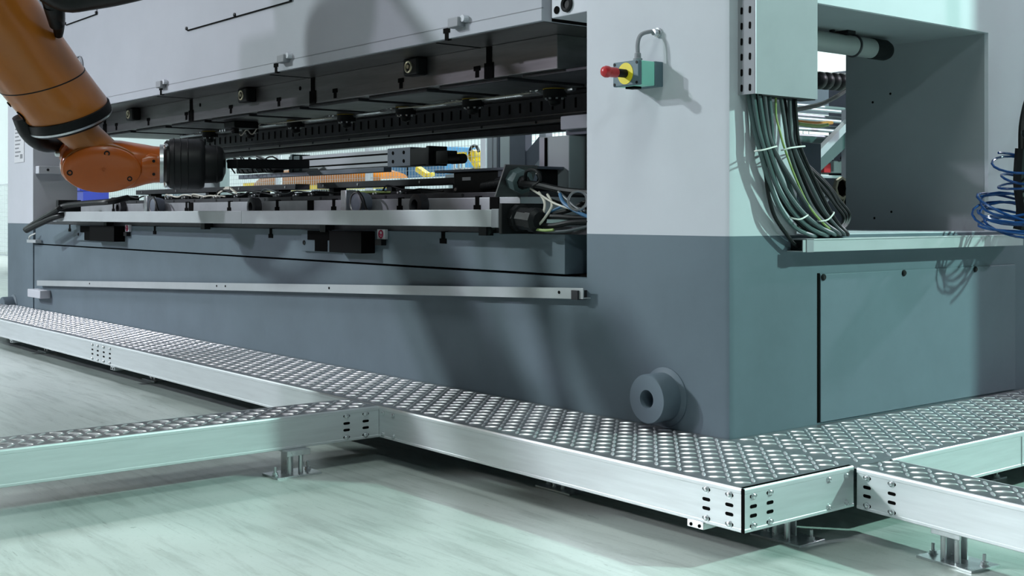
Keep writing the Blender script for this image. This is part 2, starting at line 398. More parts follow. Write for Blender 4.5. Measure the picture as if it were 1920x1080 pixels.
# slide (ram)
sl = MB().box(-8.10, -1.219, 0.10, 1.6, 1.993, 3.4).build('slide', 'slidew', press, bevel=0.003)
MB().box(-8.10, -1.219, 0.0985, 0.11, 2.052, 2.055).build('face_seam', 'print', sl)
MB().box(-8.09, -1.225, 0.12, 1.6, 1.9885, 1.9935).build('slide_underside', 'steel', sl)
for x in (-5.56, -3.67, -1.859):
    c = MB().box(x-0.045, x+0.045, 0.055, 0.10, 2.035, 2.085).build('lug_block', 'ductgrey', sl, bevel=0.006)
    MB().cyl((x+0.06,0.10,2.075), (x+0.06,0.07,2.075), 0.018, 10).build('plug', 'white', c)
for x in (-5.609, -3.803, -1.969):
    tslot(MB(), x, 2.018, 0.10, True).build('t_slot', 'hole', sl)
    MB().box(x-0.006-0.12, x+0.006-0.12, 0.12, 0.405, 1.986, 1.989).build('slot_groove', 'hole', sl)
for i, (x0, x1, z0) in enumerate(((-5.13, -3.60, 2.413), (-7.68, -6.93, 2.762))):
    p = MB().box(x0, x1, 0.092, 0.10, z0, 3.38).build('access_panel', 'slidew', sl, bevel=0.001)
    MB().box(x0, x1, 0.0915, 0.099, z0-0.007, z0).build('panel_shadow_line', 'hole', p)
    for f in ((0.0, 0.5, 1.0) if i == 0 else (0.0, 1.0)):
        MB().lathe((x0 + (x1-x0)*f, 0.092, z0+0.01), (0,-1,0), [(0.013,-0.004),(0.013,0.008),(0.008,0.010)], 12).build('screw', 'black', p)
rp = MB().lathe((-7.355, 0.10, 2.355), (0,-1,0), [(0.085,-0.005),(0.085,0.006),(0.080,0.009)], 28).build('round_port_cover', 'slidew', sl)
MB().torus((-7.355, 0.094, 2.355), (0,1,0), 0.098, 0.005, 32, 6).build('port_ring', 'print', rp)
MB().torus((-7.355, 0.091, 2.355), (0,1,0), 0.078, 0.004, 32, 6).build('port_seam', 'print', rp)
MB().torus((-7.355, 0.091, 2.365), (0,1,0), 0.025, 0.004, 16, 6).build('plug_ring', 'print', rp)
# guide block to the right of the slide
gb = MB().box(-1.150, XR, 0.10, 0.6, 1.995, 3.4).build('guide_block', 'white', press, bevel=0.004)
MB().box(-1.219, -1.150, 0.16, 0.6, 1.995, 3.4).build('guide_gap', 'hole', gb)
for z in (2.028, 2.098): MB().lathe((-1.112, 0.10, z), (0,-1,0), [(0.018,0),(0.018,0.004),(0.010,0.004)], 14).build('bolt', 'hole', gb)
MB().lathe((-1.040, 0.10, 2.045), (0,-1,0), [(0.036,0),(0.036,0.010),(0.028,0.014),(0.020,0.010),(0.020,0.004)], 24).build('socket_bolt', 'black', gb)
# clamp plate under the slide
cp = MB().box(-8.10, -1.462, 0.405, 1.55, 1.818, 1.9885).build('slide_plate', 'steel', press, bevel=0.003)
for x in (-7.583, -5.76, -3.88, -2.01):
    MB().box(x-0.022, x+0.022, 0.400, 0.42, 1.90, 1.985).box(x-0.038, x+0.038, 0.399, 0.42, 1.818, 1.90).build('guide_slot', 'hole', cp)
for x in (-7.31, -6.60, -5.85, -5.076, -4.345, -3.60, -2.851, -2.116): tslot(MB(), x, 1.862, 0.405, True).build('t_slot', 'hole', cp)
for x in (-6.834, -4.747, -2.649):
    bo = MB().box(x-0.072, x+0.072, 0.33, 0.405, 1.885, 1.985).build('bolt_boss', 'black', cp, bevel=0.012)
    MB().torus((x-0.015, 0.33, 1.935), (0,1,0), 0.030, 0.007, 22, 8).lathe((x-0.015, 0.33, 1.935), (0,-1,0), [(0.012,-0.003),(0.012,0.006)], 12).build('boss_ring', 'gold', bo)
for x in (-5.60, -4.05): MB().lathe((x, 0.405, 1.93), (0,-1,0), [(0.014,0),(0.014,0.002)], 12).build('hole', 'hole', cp)
# plates and grooves under the clamp plate
b = MB()
for k in range(9):
    x = -7.7 + k*0.74
    b.box(x, x+0.62, 0.44, 1.05, 1.800, 1.818)
b.build('die_plate', 'steel_dark', cp, bevel=0.004)
# upper die with its ribbed face
ud = MB().box(-8.0, -1.15, 1.30, 1.46, 1.655, 1.818).box(-8.0, -1.15, 1.36, 1.46, 1.612, 1.655).build('upper_die', 'steel_dark', press, bevel=0.004)
b = MB()
for k in range(62):
    x = -7.9 + k*0.105
    b.box(x, x+0.012, 1.296, 1.31, 1.735, 1.795)
b.build('rib', 'hole', ud, kind='stuff')
MB().box(-8.0, -1.15, 1.26, 1.30, 1.655, 1.672).box(-8.0,-1.15,1.27,1.30,1.70,1.706).build('lip_rail', 'steel', ud)
for x in [-7.6 + 0.55*k for k in range(12)]: MB().lathe((x, 1.26, 1.664), (0,-1,0), [(0.009,0),(0.009,0.003)], 8).build('lip_bolt', 'black', ud)
# white duct stub and grey cabinet inside the gap at the right
MB().box(-1.78, XR, 0.70, 1.1, 1.546, 1.618).build('white_cover', 'white', press, bevel=0.006)
MB().box(-1.78, XR, 0.74, 1.2, 1.52, 1.546).build('cover_bracket', 'frame_grey', press)
# ------------------------------------------------------------------ walkways
ZT = 0.25; ZB = 0.112
def lug_mesh_add(b, x, y, z, ang, L=0.0285, W=0.0070, H=0.0046):
    ca, sa = math.cos(ang), math.sin(ang)
    def T(u, v, h): return (x + u*ca - v*sa, y + u*sa + v*ca, z + h)
    o = len(b.v)
    pts = []
    for u, s in ((-1, 0.0), (-0.72, 0.72), (0, 1.0), (0.72, 0.72), (1, 0.0)):
        if s == 0: pts.append([(u*L, 0, 0)])
        else: pts.append([(u*L, -W*s, 0), (u*L, -W*s*0.45, H*s*0.9), (u*L, W*s*0.45, H*s*0.9), (u*L, W*s, 0)])
    idx = []
    for ring in pts:
        idx.append([len(b.v) + i for i in range(len(ring))]); b.v += [T(*p) for p in ring]
    for a, c in zip(idx[:-1], idx[1:]):
        if len(a) == 1: fs = [[a[0], c[i+1], c[i]] for i in range(3)]
        elif len(c) == 1: fs = [[a[i], a[i+1], c[0]] for i in range(3)]
        else: fs = [[a[i], a[i+1], c[i+1], c[i]] for i in range(3)]
        b.f += fs; b.m += [0]*len(fs)
P_ = 0.054
def lugs(x0, x1, y0, y1, parent, local=False, name='tread_lugs'):
    b = MB(); nx = int((x1-x0)/P_); ny = int((y1-y0)/P_)
    ox = (x1-x0-(nx-1)*P_)/2; oy = (y1-y0-(ny-1)*P_)/2
    for i in range(nx):
        for j in range(ny):
            lug_mesh_add(b, x0+ox+i*P_, y0+oy+j*P_, ZT, math.radians(45 if (i+j) % 2 == 0 else -45))
    return b.build(name, 'lug', parent, kind='stuff', local=local)
# C channel profile (d outward from plate, z)
def chan_pts(place):
    prof = [(0.0,ZT-0.001),(0.0045,ZT+0.0005),(0.008,ZT-0.003),(0.009,ZT-0.008),(0.009,ZT-0.017),(0.0075,ZT-0.0185),(0.0075,ZB+0.012),(0.009,ZB+0.010),(0.009,ZB+0.002),(0.007,ZB),(-0.045,ZB),(-0.045,ZB+0.003),(0.003,ZB+0.003),(0.003,ZT-0.006),(0.0,ZT-0.006)]
    return [place(d, z) for d, z in prof]
bolt_me = {}
def bolt_mesh(ax):
    k = tuple(ax)
    if k not in bolt_me:
        bolt_me[k] = (MB().lathe((0,0,0), ax, [(0.0125,0),(0.0125,0.002),(0.0085,0.0025),(0.0085,0.006),(0.006,0.008),(0.004,0.0085),(0.004,0.007)], 12).mesh('bolt', 'zinc'),
            None)
        a = Vector(ax); sd = Vector((0,0,1)).cross(a)
        def stad(hl, r, off=0.0006):
            pts = []
            for i in range(6): t = -math.pi/2 + math.pi*i/5; pts.append(sd*(hl + r*math.cos(t)) + Vector((0,0,r*math.sin(t))) + a*off)
            for i in range(6): t = math.pi/2 + math.pi*i/5; pts.append(sd*(-hl + r*math.cos(t)) + Vector((0,0,r*math.sin(t))) + a*off)
            return pts
        b = MB(); P = stad(0.011, 0.0055); b.prism([p - a*0.002 for p in P], a*0.0024)
        bolt_me[k] = (bolt_me[k][0], b.mesh('slot', 'hole'))
    return bolt_me[k]
def bolt_col(parent, x, y, ax, slots=True, z0=0.130, z1=0.222, off=0.0075, worldax=None):
    bm_, sm_ = bolt_mesh(ax)
    a = Vector(ax)
    for i, z in enumerate((z1, z1-(z1-z0)*0.345, z1-(z1-z0)*0.66, z0)):
        p = Vector((x, y, z)) + a*off
        if i in (0, 3):
            if slots: inst('slot', sm_, parent, p)
            inst('bolt', bm_, parent, p)
        elif slots: inst('slot', sm_, parent, p)
def leg(parent, x, y, local=False, rot=0.0, zt=ZB):
    c, s = math.cos(rot), math.sin(rot)
    X = Vector((c, s, 0)); Y = Vector((-s, c, 0)); Z = Vector((0,0,1)); O = Vector((x, y, 0))
    lg = MB().obox(O + Z*(zt-0.005), (X,Y,Z), (0.055, 0.055, 0.005)).obox(O - Y*0.055 + Z*(zt-0.012), (X,Y,Z), (0.055,0.004,0.012)) \
        .obox(O - X*0.035 + Z*(zt/2), (X,Y,Z), (0.0035,0.028,zt/2-0.006)).obox(O - X*0.01 + Y*0.026 + Z*(zt/2), (X,Y,Z), (0.028,0.003,zt/2-0.006)) \
        .build('support_leg', 'zinc', parent, bevel=0.0015)
    b = MB()
    for dx in (-0.028, 0.024): b.cyl(O + X*dx - Y*0.03 + Z*0.008, O + X*dx - Y*0.03 + Z*(zt-0.01), 0.010, 14)
    b.build('jack_rod', 'zinc', lg)
    MB().obox(O + Z*0.004, (X,Y,Z), (0.105,0.068,0.004)).build('base_plate', 'zinc', lg, bevel=0.001)
    for dx, dy in ((-0.085, -0.01), (0.085, 0.02)):
        q = O + X*dx + Y*dy
        MB().lathe(q, Z, [(0.015,0.008),(0.015,0.0105),(0.012,0.0105),(0.012,0.020),(0.006,0.0205),(0.006,0.042),(0.004,0.044)], 10).build('anchor_bolt', 'zinc', lg)
def hook(parent, x, y):
    MB().box(x-0.035, x+0.035, y-0.008, y+0.05, 0.091, 0.112).box(x-0.035, x+0.035, y-0.012, y-0.008, 0.091, 0.116).build('clamp_bracket', 'zinc', parent, bevel=0.0015)
    for dx in (-0.018, 0.018): MB().lathe((x+dx, y-0.012, 0.101), (0,-1,0), [(0.006,0),(0.006,0.002)], 8).build('hole', 'hole', parent)

# main walkway along the front of the press
wm = thing('walkway', 'long aluminium tread plate walkway along the front of the press', 'walkway', (-4.5, -0.3, 0))
YF = -0.5915
segs = [(-12.6, -9.0), (-8.998, -4.925), (-4.923, -0.9), (-0.898, 0.571)]
MB().box(-12.6, 0.572, YF+0.002, -0.004, ZT-0.006, ZT-0.0005).build('tread_plate', 'tread', wm)
lugs(-12.6, 0.57, YF+0.012, -0.006, wm)
ch = []
for x0, x1 in ((-12.6, -4.925), (-4.922, 0.5705)):
    ch.append(MB().prism(chan_pts(lambda d, z: (x0, YF - d, z)), (x1-x0, 0, 0)).build('side_channel', 'alu', wm))
for x in (-5.085, -4.985, -4.875, -4.765): bolt_col(ch[0] if x < -4.92 else ch[1], x, YF, (0,-1,0))
bolt_col(ch[1], -1.477, YF, (0,-1,0), False); bolt_col(ch[1], -1.395, YF, (0,-1,0), False)
for x in (0.426, 0.522): bolt_col(ch[1], x, YF, (0,-1,0))
for x in (-6.87, -4.70, 0.385): hook(wm, x, YF-0.003)
for x in (-9.2, -6.87, -4.7, -2.6, -0.6): leg(wm, x, -0.3)

# walkway on the right side of the press
wr = thing('walkway', 'aluminium tread plate walkway along the right side of the press', 'walkway', (0.3, 1.2, 0))
MB().box(0.004, 0.572, -0.003, 3.6, ZT-0.006, ZT-0.0005).build('tread_plate', 'tread', wr)
lugs(0.008, 0.565, -0.002, 0.20, wr); lugs(0.008, 0.592, 0.19, 3.6, wr, name='tread_lugs')
XE = 0.574
ec = MB().prism(chan_pts(lambda d, z: (XE + d, -0.598, z)), (0, 0.560, 0)).build('end_channel', 'alu', wr)
for y in (-0.555, -0.475): bolt_col(ec, XE, y, (1,0,0))
for y in (-0.175, -0.079): bolt_col(ec, XE, y, (1,0,0), False)
MB().box(XE-0.002, XE+0.010, -0.6015, -0.5985, ZB, ZT).build('corner_gap', 'hole', ec)
MB().box(XE-0.012, XE-0.002, -0.592, -0.04, ZT-0.002, ZT+0.0008).build('edge_gap', 'hole', ec)
oc = MB().prism(chan_pts(lambda d, z: (0.594 + d, 0.16, z)), (0, 3.44, 0)).build('side_channel', 'alu', wr)
MB().box(0.572, 0.594, -0.03, 3.6, ZT-0.006, ZT-0.0008).build('edge_plate', 'tread', wr)
MB().box(0.6025, 0.6035, 1.02, 1.024, ZB, ZT-0.02).build('joint', 'print', oc)
leg(wr, 0.43, -0.2); leg(wr, 0.3, 1.2); leg(wr, 0.3, 2.8)

# branch towards the left of the picture
wl = thing('cable_bridge', 'narrow aluminium tread plate branch leaving the front walkway at left', 'walkway', (-1.64, -1.5, 0))
MB().box(-1.772, -1.518, -3.6, -0.602, ZT-0.006, ZT-0.0005).build('tread_plate', 'tread', wl)
lugs(-1.768, -1.524, -3.6, -0.604, wl)
XB = -1.5185
c = MB().prism(chan_pts(lambda d, z: (XB + d, -3.6, z)), (0, 2.999, 0)).build('side_channel', 'alu', wl)
MB().prism(chan_pts(lambda d, z: (-1.7715 - d, -3.6, z)), (0, 2.999, 0)).build('side_channel', 'alu', wl)
for y in (-0.765, -0.668): bolt_col(c, XB, y, (1,0,0))
leg(wl, -1.53, -1.02, rot=math.radians(90)); leg(wl, -1.62, -2.9, rot=math.radians(90))

# branch towards the right
rb_rot = math.radians(-7.0)
wb = thing('cable_bridge', 'narrow aluminium tread plate branch leaving the walkway corner at right', 'walkway', (0.606, -0.052, 0), rb_rot)
MB().box(-0.012, 2.2, 0.0, 0.205, ZT-0.006, ZT-0.0005).build('tread_plate', 'tread', wb, local=True)
lugs(-0.03, 2.2, 0.004, 0.205, wb, local=True)
c = MB().prism(chan_pts(lambda d, z: (0.0, -d + 0.006, z)), (2.2, 0, 0)).build('side_channel', 'alu', wb, local=True)
MB().prism(chan_pts(lambda d, z: (0.0, 0.20 + d, z)), (2.2, 0, 0)).build('side_channel', 'alu', wb, local=True)
RM = Matrix.Translation(Vector((0.606, -0.052, 0))) @ Matrix.Rotation(rb_rot, 4, 'Z')
for u in (0.043, 0.147):
    p = RM @ Vector((u, 0.006, 0)); bolt_col(c, p.x, p.y, (0,-1,0))
p = RM @ Vector((0.335, 0.085, 0)); leg(wb, p.x, p.y, rot=rb_rot)
p = RM @ Vector((1.9, 0.085, 0)); leg(wb, p.x, p.y, rot=rb_rot)

# ------------------------------------------------------------------ emergency stop box
es = thing('emergency_stop_box', 'mint green emergency stop box with red button on the white press column', 'switch', (-0.42, -0.07, 1.66))
y0, y1 = -0.135, 0.0
MB().box(-0.492, -0.349, -0.118, -0.045, 1.612, 1.708).build('enclosure', 'mint', es, bevel=0.004)
MB().box(-0.494, -0.347, -0.045, 0.001, 1.610, 1.710).build('back_case', 'mint_dark', es, bevel=0.004)
fp = MB().box(-0.494, -0.348, -0.137, -0.118, 1.611, 1.709).build('front_cover', 'mint_dark', es, bevel=0.004)
for x in (-0.484, -0.358):
    for z in (1.620, 1.700): MB().lathe((x, -0.137, z), (0,-1,0), [(0.006,0),(0.006,0.002)], 10).build('cover_screw', 'black', fp)
bc = (-0.421, -0.137, 1.660)
MB().lathe(bc, (0,-1,0), [(0.043,0),(0.043,0.002)], 32).build('yellow_ring', 'yellow', es)
bt = MB().lathe(bc, (0,-1,0), [(0.017,0.001),(0.017,0.045),(0.015,0.050)], 20).build('button_stem', 'black', es)
MB().lathe(bc, (0,-1,0), [(0.017,0.048),(0.020,0.052),(0.020,0.085),(0.0205,0.09),(0.023,0.096),(0.0235,0.108),(0.019,0.119),(0.009,0.125),(0.002,0.126)], 24).build('red_button', 'red', es)
cg = MB().lathe((-0.405, -0.085, 1.708), (0,0,1), [(0.019,0),(0.019,0.014),(0.014,0.016),(0.013,0.035),(0.010,0.037)], 12).build('cable_gland', 'ductgrey', es)
MB().tube([(-0.405,-0.085,1.742),(-0.405,-0.085,1.785),(-0.400,-0.072,1.818),(-0.385,-0.035,1.832),(-0.375,-0.002,1.830)], 0.0085, 8).build('loop_cable', 'ductgrey', es)
MB().lathe((-0.372, 0.002, 1.829), (0,-1,0), [(0.020,0),(0.020,0.012),(0.014,0.014),(0.013,0.032)], 10).build('wall_gland', 'zinc', es)
MB().box(-0.46, -0.41, -0.10, -0.06, 1.604, 1.613).build('drain_plug', 'hole', es)

# ------------------------------------------------------------------ cable duct, cable tray and cables on the right face
du = thing('cable_duct', 'grey vertical sheet metal cable duct with two rows of slots', 'duct', (0.04, 0.23, 1.55))
MB().prism([(0.002,0.046,1.553),(0.085,0.046,1.553),(0.085,0.421,1.553),(0.081,0.421,1.553),(0.081,0.05,1.553),(0.002,0.05,1.553)], (0,0,1.4)).build('cover', 'ductgrey', du)
MB().box(0.083, 0.087, 0.046, 0.052, 1.553, 2.95).build('folded_edge', 'frame_light', du)
s_me = MB().prism([(0.0055*math.cos(2*math.pi*i/12), 0, 0.0055*math.sin(2*math.pi*i/12) + (0.008 if i < 6 else -0.008)) for i in range(12)], (0,0.003,0)).mesh('slot', 'hole')
for k in range(22):
    for x in (0.020, 0.060): inst('slot', s_me, du, (x, 0.0445, 1.578 + k*0.0585))
MB().box(0.010, 0.083, 0.09, 0.41, 1.549, 1.556).build('edge_trim', 'black', du)
tr = thing('cable_tray', 'pale grey horizontal cable tray under the opening on the right face', 'duct', (0.04, 1.15, 0.95))
MB().prism([(0.001,0.337,0.953),(0.08,0.337,0.953),(0.08,0.337,1.000),(0.076,0.337,1.000),(0.076,0.337,0.957),(0.001,0.337,0.957)], (0,1.66,0)).build('trough', 'trough', tr)
MB().box(0.001, 0.083, 0.40, 1.997, 0.999, 1.004).build('lid', 'trough', tr, bevel=0.001)
MB().box(0.078, 0.084, 0.355, 0.40, 0.951, 1.005).box(0.0, 0.084, 0.355, 0.40, 0.999, 1.0055).build('joint_cover', 'ductgrey', tr, bevel=0.002)
MB().box(0.002, 0.076, 0.36, 0.37, 0.957, 0.999).build('tray_inside', 'black', tr)
CAB = []
def cable(pts, r, m, lab, group=None):
    o = MB().tube(pts, r, 8, smooth=5).build('cable', m)
    tag(o, lab, 'cable', group); CAB.append(o); return o
G1 = 'left half of the cable bundle'; G2 = 'right half of the cable bundle'
L1 = 'grey green cable in the left strand of the thick bundle below the slotted duct'
L2 = 'dark grey cable in the right strand of the thick bundle below the slotted duct'
left = [
 [(0.030,0.069,1.573),(0.045,0.082,1.438),(0.060,0.101,1.347),(0.060,0.157,1.226),(0.060,0.220,1.125),(0.055,0.324,1.046),(0.045,0.464,1.013),(-0.10,0.62,1.035)],
 [(0.050,0.073,1.572),(0.060,0.091,1.437),(0.075,0.110,1.350),(0.075,0.179,1.216),(0.070,0.282,1.114),(0.060,0.410,1.045),(0.050,0.533,1.014),(-0.12,0.66,1.035)],
 [(0.060,0.094,1.573),(0.070,0.113,1.438),(0.085,0.126,1.350),(0.085,0.208,1.216),(0.085,0.312,1.119),(0.070,0.451,1.053),(0.055,0.575,1.018),(-0.14,0.70,1.035)],
 [(0.070,0.113,1.573),(0.075,0.129,1.438),(0.090,0.145,1.351),(0.090,0.250,1.237),(0.085,0.358,1.135),(0.070,0.492,1.062),(0.055,0.596,1.022),(-0.16,0.74,1.035)],
 [(0.050,0.166,1.578),(0.060,0.173,1.441),(0.070,0.176,1.353),(0.065,0.253,1.248),(0.060,0.304,1.166),(0.055,0.390,1.094),(0.050,0.509,1.036),(-0.18,0.72,1.04)],
 [(0.030,0.115,1.572),(0.040,0.134,1.430),(0.050,0.156,1.345),(0.045,0.207,1.238),(0.045,0.271,1.135),(0.040,0.386,1.052),(0.040,0.505,1.019),(-0.2,0.66,1.04)],
 [(0.030,0.174,1.576),(0.045,0.181,1.432),(0.055,0.176,1.341),(0.050,0.239,1.228),(0.050,0.324,1.129),(0.050,0.430,1.062),(0.040,0.560,1.022),(-0.22,0.70,1.04)],
]
right = [
 [(0.060,0.220,1.581),(0.070,0.240,1.443),(0.080,0.247,1.361),(0.080,0.305,1.249),(0.080,0.391,1.129),(0.065,0.513,1.057),(0.055,0.610,1.018),(-0.10,0.75,1.04)],
 [(0.060,0.278,1.580),(0.070,0.272,1.445),(0.085,0.273,1.362),(0.085,0.358,1.240),(0.080,0.462,1.121),(0.065,0.565,1.053),(0.055,0.639,1.018),(-0.10,0.78,1.04)],
 [(0.060,0.311,1.578),(0.070,0.311,1.447),(0.080,0.318,1.363),(0.080,0.404,1.241),(0.075,0.503,1.126),(0.065,0.586,1.057),(0.055,0.660,1.017),(-0.10,0.80,1.04)],
 [(0.040,0.320,1.580),(0.050,0.324,1.448),(0.060,0.324,1.364),(0.060,0.410,1.252),(0.055,0.502,1.143),(0.050,0.582,1.072),(0.050,0.660,1.026),(-0.12,0.82,1.05)],
 [(0.040,0.264,1.577),(0.050,0.284,1.447),(0.060,0.288,1.363),(0.055,0.370,1.241),(0.055,0.451,1.136),(0.050,0.547,1.066),(0.045,0.638,1.022),(-0.14,0.80,1.05)],
]
PL = ('first from the left','second from the left','third from the left','fourth from the left','fifth from the left','one tucked behind the second','one tucked behind the fourth')
PR = ('first from the left','second from the left','third from the left','one tucked behind the third','one tucked behind the first')
for i, p in enumerate(left): cable(p, 0.0088, ('cable_teal','cable_teal','cable_teal','cable_grey','cable_teal','black','cable_grey')[i], ('black' if i == 5 else 'grey green') + ' cable in the left strand below the slotted duct, ' + PL[i], G1)
for i, p in enumerate(right): cable(p, 0.0078, ('cable_grey','cable_grey','black','cable_grey','black')[i], ('black' if i in (2, 4) else 'dark grey') + ' cable in the right strand below the slotted duct, ' + PR[i], G2)
cable([(0.050,0.210,1.577),(0.055,0.204,1.484),(0.085,0.189,1.420),(0.088,0.211,1.359),(0.090,0.273,1.248),(0.090,0.358,1.135),(0.080,0.469,1.062),(0.060,0.586,1.018)], 0.0042, 'cable_olive', 'thin yellow green earth wire in the middle of the bundle below the duct')
cable([(0.040,0.125,1.440),(0.050,0.141,1.308),(0.050,0.163,1.186),(0.050,0.201,1.094),(0.045,0.281,1.021),(0.040,0.350,0.976),(0.04,0.42,0.975)], 0.0075, 'black', 'single black cable curving left of the bundle into the tray end')
LOOPS = [[(0.03, 0.392, 1.315), (0.0, 0.593, 1.224), (-0.05, 0.75, 1.154), (-0.06, 0.827, 1.1), (-0.05, 0.783, 1.048), (-0.02, 0.655, 1.025)], [(0.03, 0.416, 1.295), (0.0, 0.604, 1.209), (-0.05, 0.736, 1.145), (-0.06, 0.808, 1.093), (-0.05, 0.769, 1.048), (-0.02, 0.637, 1.025)], [(0.03, 0.436, 1.27), (0.0, 0.586, 1.191), (-0.05, 0.721, 1.136), (-0.06, 0.79, 1.086), (-0.05, 0.754, 1.049), (-0.02, 0.62, 1.025)]]
for k, LP in enumerate(LOOPS):
    cable(LP, 0.0085, 'black', 'black cable looping back behind the bundle in the right opening, ' + ('outermost loop','middle loop','innermost loop')[k], 'looped cables behind the bundle')
def tie_ring(name, pts, lab, group):
    o = MB().tube(pts, 0.0032, 6, smooth=4, closed=True).build(name, 'tie'); tag(o, lab, 'cable tie', group); return o
def tie(px, lab):
    # px: world points across the bundle front; the ring is closed behind it
    back = [(p[0]-0.050, p[1]+0.060, p[2]+0.003) for p in px[::-1]]
    tie_ring('cable_tie', px + back, lab, 'white cable ties')
tie([(0.085,0.049,1.338),(0.106,0.070,1.342),(0.098,0.148,1.357)], 'white cable tie around the left strand, upper one')
tie([(0.085,0.208,1.347),(0.102,0.241,1.356),(0.090,0.328,1.365)], 'white cable tie around the right strand, upper one')
tie([(0.075,0.272,1.086),(0.100,0.292,1.081),(0.090,0.351,1.096)], 'white cable tie around the left strand, lower one')
tie([(0.085,0.432,1.073),(0.095,0.473,1.079),(0.080,0.531,1.104)], 'white cable tie around the right strand, lower one')

# pipe under the top of the opening
pp = thing('pipe', 'grey pipe with a black end cap under the top of the right opening', 'pipe', (-0.4, 1.1, 1.88))
MB().cyl((-0.4,0.45,1.895), (-0.4,1.50,1.895), 0.047, 24).build('tube', 'pipe', pp)
MB().torus((-0.4,1.33,1.895), (0,1,0), 0.048, 0.007, 28, 8).build('clamp_band', 'steel_dark', pp)
MB().lathe((-0.4,1.50,1.895), (0,1,0), [(0.050,-0.03),(0.050,0.075),(0.042,0.10),(0.02,0.105)], 24).build('end_cap', 'black', pp)
MB().cyl((-0.4,1.25,1.955), (-0.4,1.25,1.935), 0.02, 10).cyl((-0.4,1.17,1.957), (-0.4,1.17,1.935), 0.014, 10).box(-0.45,-0.35,1.22,1.28,1.94,1.957).build('hanger', 'black', pp)

# ------------------------------------------------------------------ blue coil hose at the right edge
hc = thing('coil_hose', 'blue coiled air hose hanging at the right edge of the press', 'hose', (0.26, 1.86, 1.0))
def helix(cx, cy, z0, z1, R, turns, tx, ty, n=18):
    pts = []
    for i in range(int(turns*n)+1):
        t = i/(turns*n); A = 2*math.pi*turns*t
        w = 1 + 0.14*math.sin(A*0.37 + 1.0)
        dx, dy = R*w*math.cos(A), R*w*math.sin(A)
        pts.append((cx + dx + 0.012*math.sin(A*0.61), cy + dy + 0.02*math.sin(A*0.23), z0 + (z1-z0)*t + dx*(tx + 0.15*math.sin(A*0.31)) + dy*(ty + 0.18*math.sin(A*0.43 + 2))))
    return pts
MB().tube(helix(0.20, 1.68, 1.03, 1.16, 0.145, 7.5, -0.30, 0.22), 0.0058, 7, smooth=0).build('coil', 'hose_blue', hc)
MB().tube(helix(0.20, 1.75, 1.19, 1.36, 0.10, 3.5, -0.30, 0.25), 0.0058, 7, smooth=0).build('coil', 'hose_blue', hc)
MB().tube([(0.20,1.74,1.03),(0.21,1.75,1.12),(0.19,1.76,1.25),(0.20,1.76,1.40)], 0.028, 8).build('inner_sleeve', 'black', hc)
vh = tag(MB().tube([(0.10,2.0,3.4),(0.16,1.99,2.6),(0.16,1.97,2.0),(0.17,1.92,1.72),(0.165,1.87,1.60),(0.18,1.81,1.50),(0.20,1.77,1.38)], 0.019, 10).build('supply_cable', 'black'), 'black ribbed supply cable hanging above the blue coiled hose', 'cable')
va = thing('air_coupling', 'dark brown air coupling above the blue coiled hose at the right edge', 'coupling', (0.2, 1.9, 1.46))
MB().lathe((0.24, 1.70, 1.475), (0.1,0.95,-0.3), [(0.006,0),(0.020,0.015),(0.030,0.05),(0.032,0.09),(0.015,0.11)], 16).build('body', 'black', va)
MB().cyl((0.25,1.79,1.447), (0.2,1.80,1.42), 0.012, 10).build('stem', 'steel_dark', va)
# ------------------------------------------------------------------ grey trough along the bed top
tt = thing('cable_trough', 'long grey cable trough along the front of the press bed', 'duct', (-4.2, -0.1, 1.04))
for x0, x1 in ((-7.195, -3.782), (-3.778, -1.275)):
    MB().box(x0, x1, -0.15, -0.02, 1.043, 1.122).build('trough', 'trough', tt, bevel=0.003)
MB().box(-1.275, -1.222, -0.153, -0.02, 1.040, 1.125).build('end_cover', 'ductgrey', tt, bevel=0.003)
for x in (-6.4, -4.6, -3.0, -1.5): MB().box(x-0.03, x+0.03, -0.03, 0.03, 1.0, 1.06).build('bracket', 'black', tt)
MB().box(-7.26, -7.20, -0.13, 0.06, 1.06, 1.22).build('end_plate', 'black', tt, bevel=0.003)
MB().torus((-7.205,-0.155,1.085), (1,-0.6,0), 0.035, 0.012, 20, 8).build('hose_ring', 'paper', tt)
MB().box(-1.222, -1.20, -0.15, 0.10, 1.012, 1.150).build('end_plate', 'black', tt, bevel=0.003)
gd = MB().lathe((-1.20,-0.06,1.085), (1,0,-0.08), [(0.062,0),(0.062,0.03),(0.052,0.034),(0.050,0.10),(0.056,0.105),(0.056,0.14),(0.040,0.16)], 10).build('cable_gland', 'black', tt)
HG = 'black hoses at the left end of the press'
tag(MB().tube([(-7.839,-0.200,0.970),(-7.450,-0.200,1.055),(-7.042,-0.200,1.131),(-6.972,-0.150,1.170),(-6.582,-0.100,1.189),(-6.254,-0.050,1.199),(-6.258,0.100,1.230)], 0.024, 10).build('hose', 'rubber'), 'black hose arching over the left end of the trough, upper one', 'hose', HG)
tag(MB().tube([(-7.678,-0.240,0.963),(-7.317,-0.220,1.033),(-7.042,-0.170,1.091),(-7.0,-0.1,1.09)], 0.024, 10).build('hose', 'rubber'), 'black hose running into the left end of the trough, lower one', 'hose', HG)

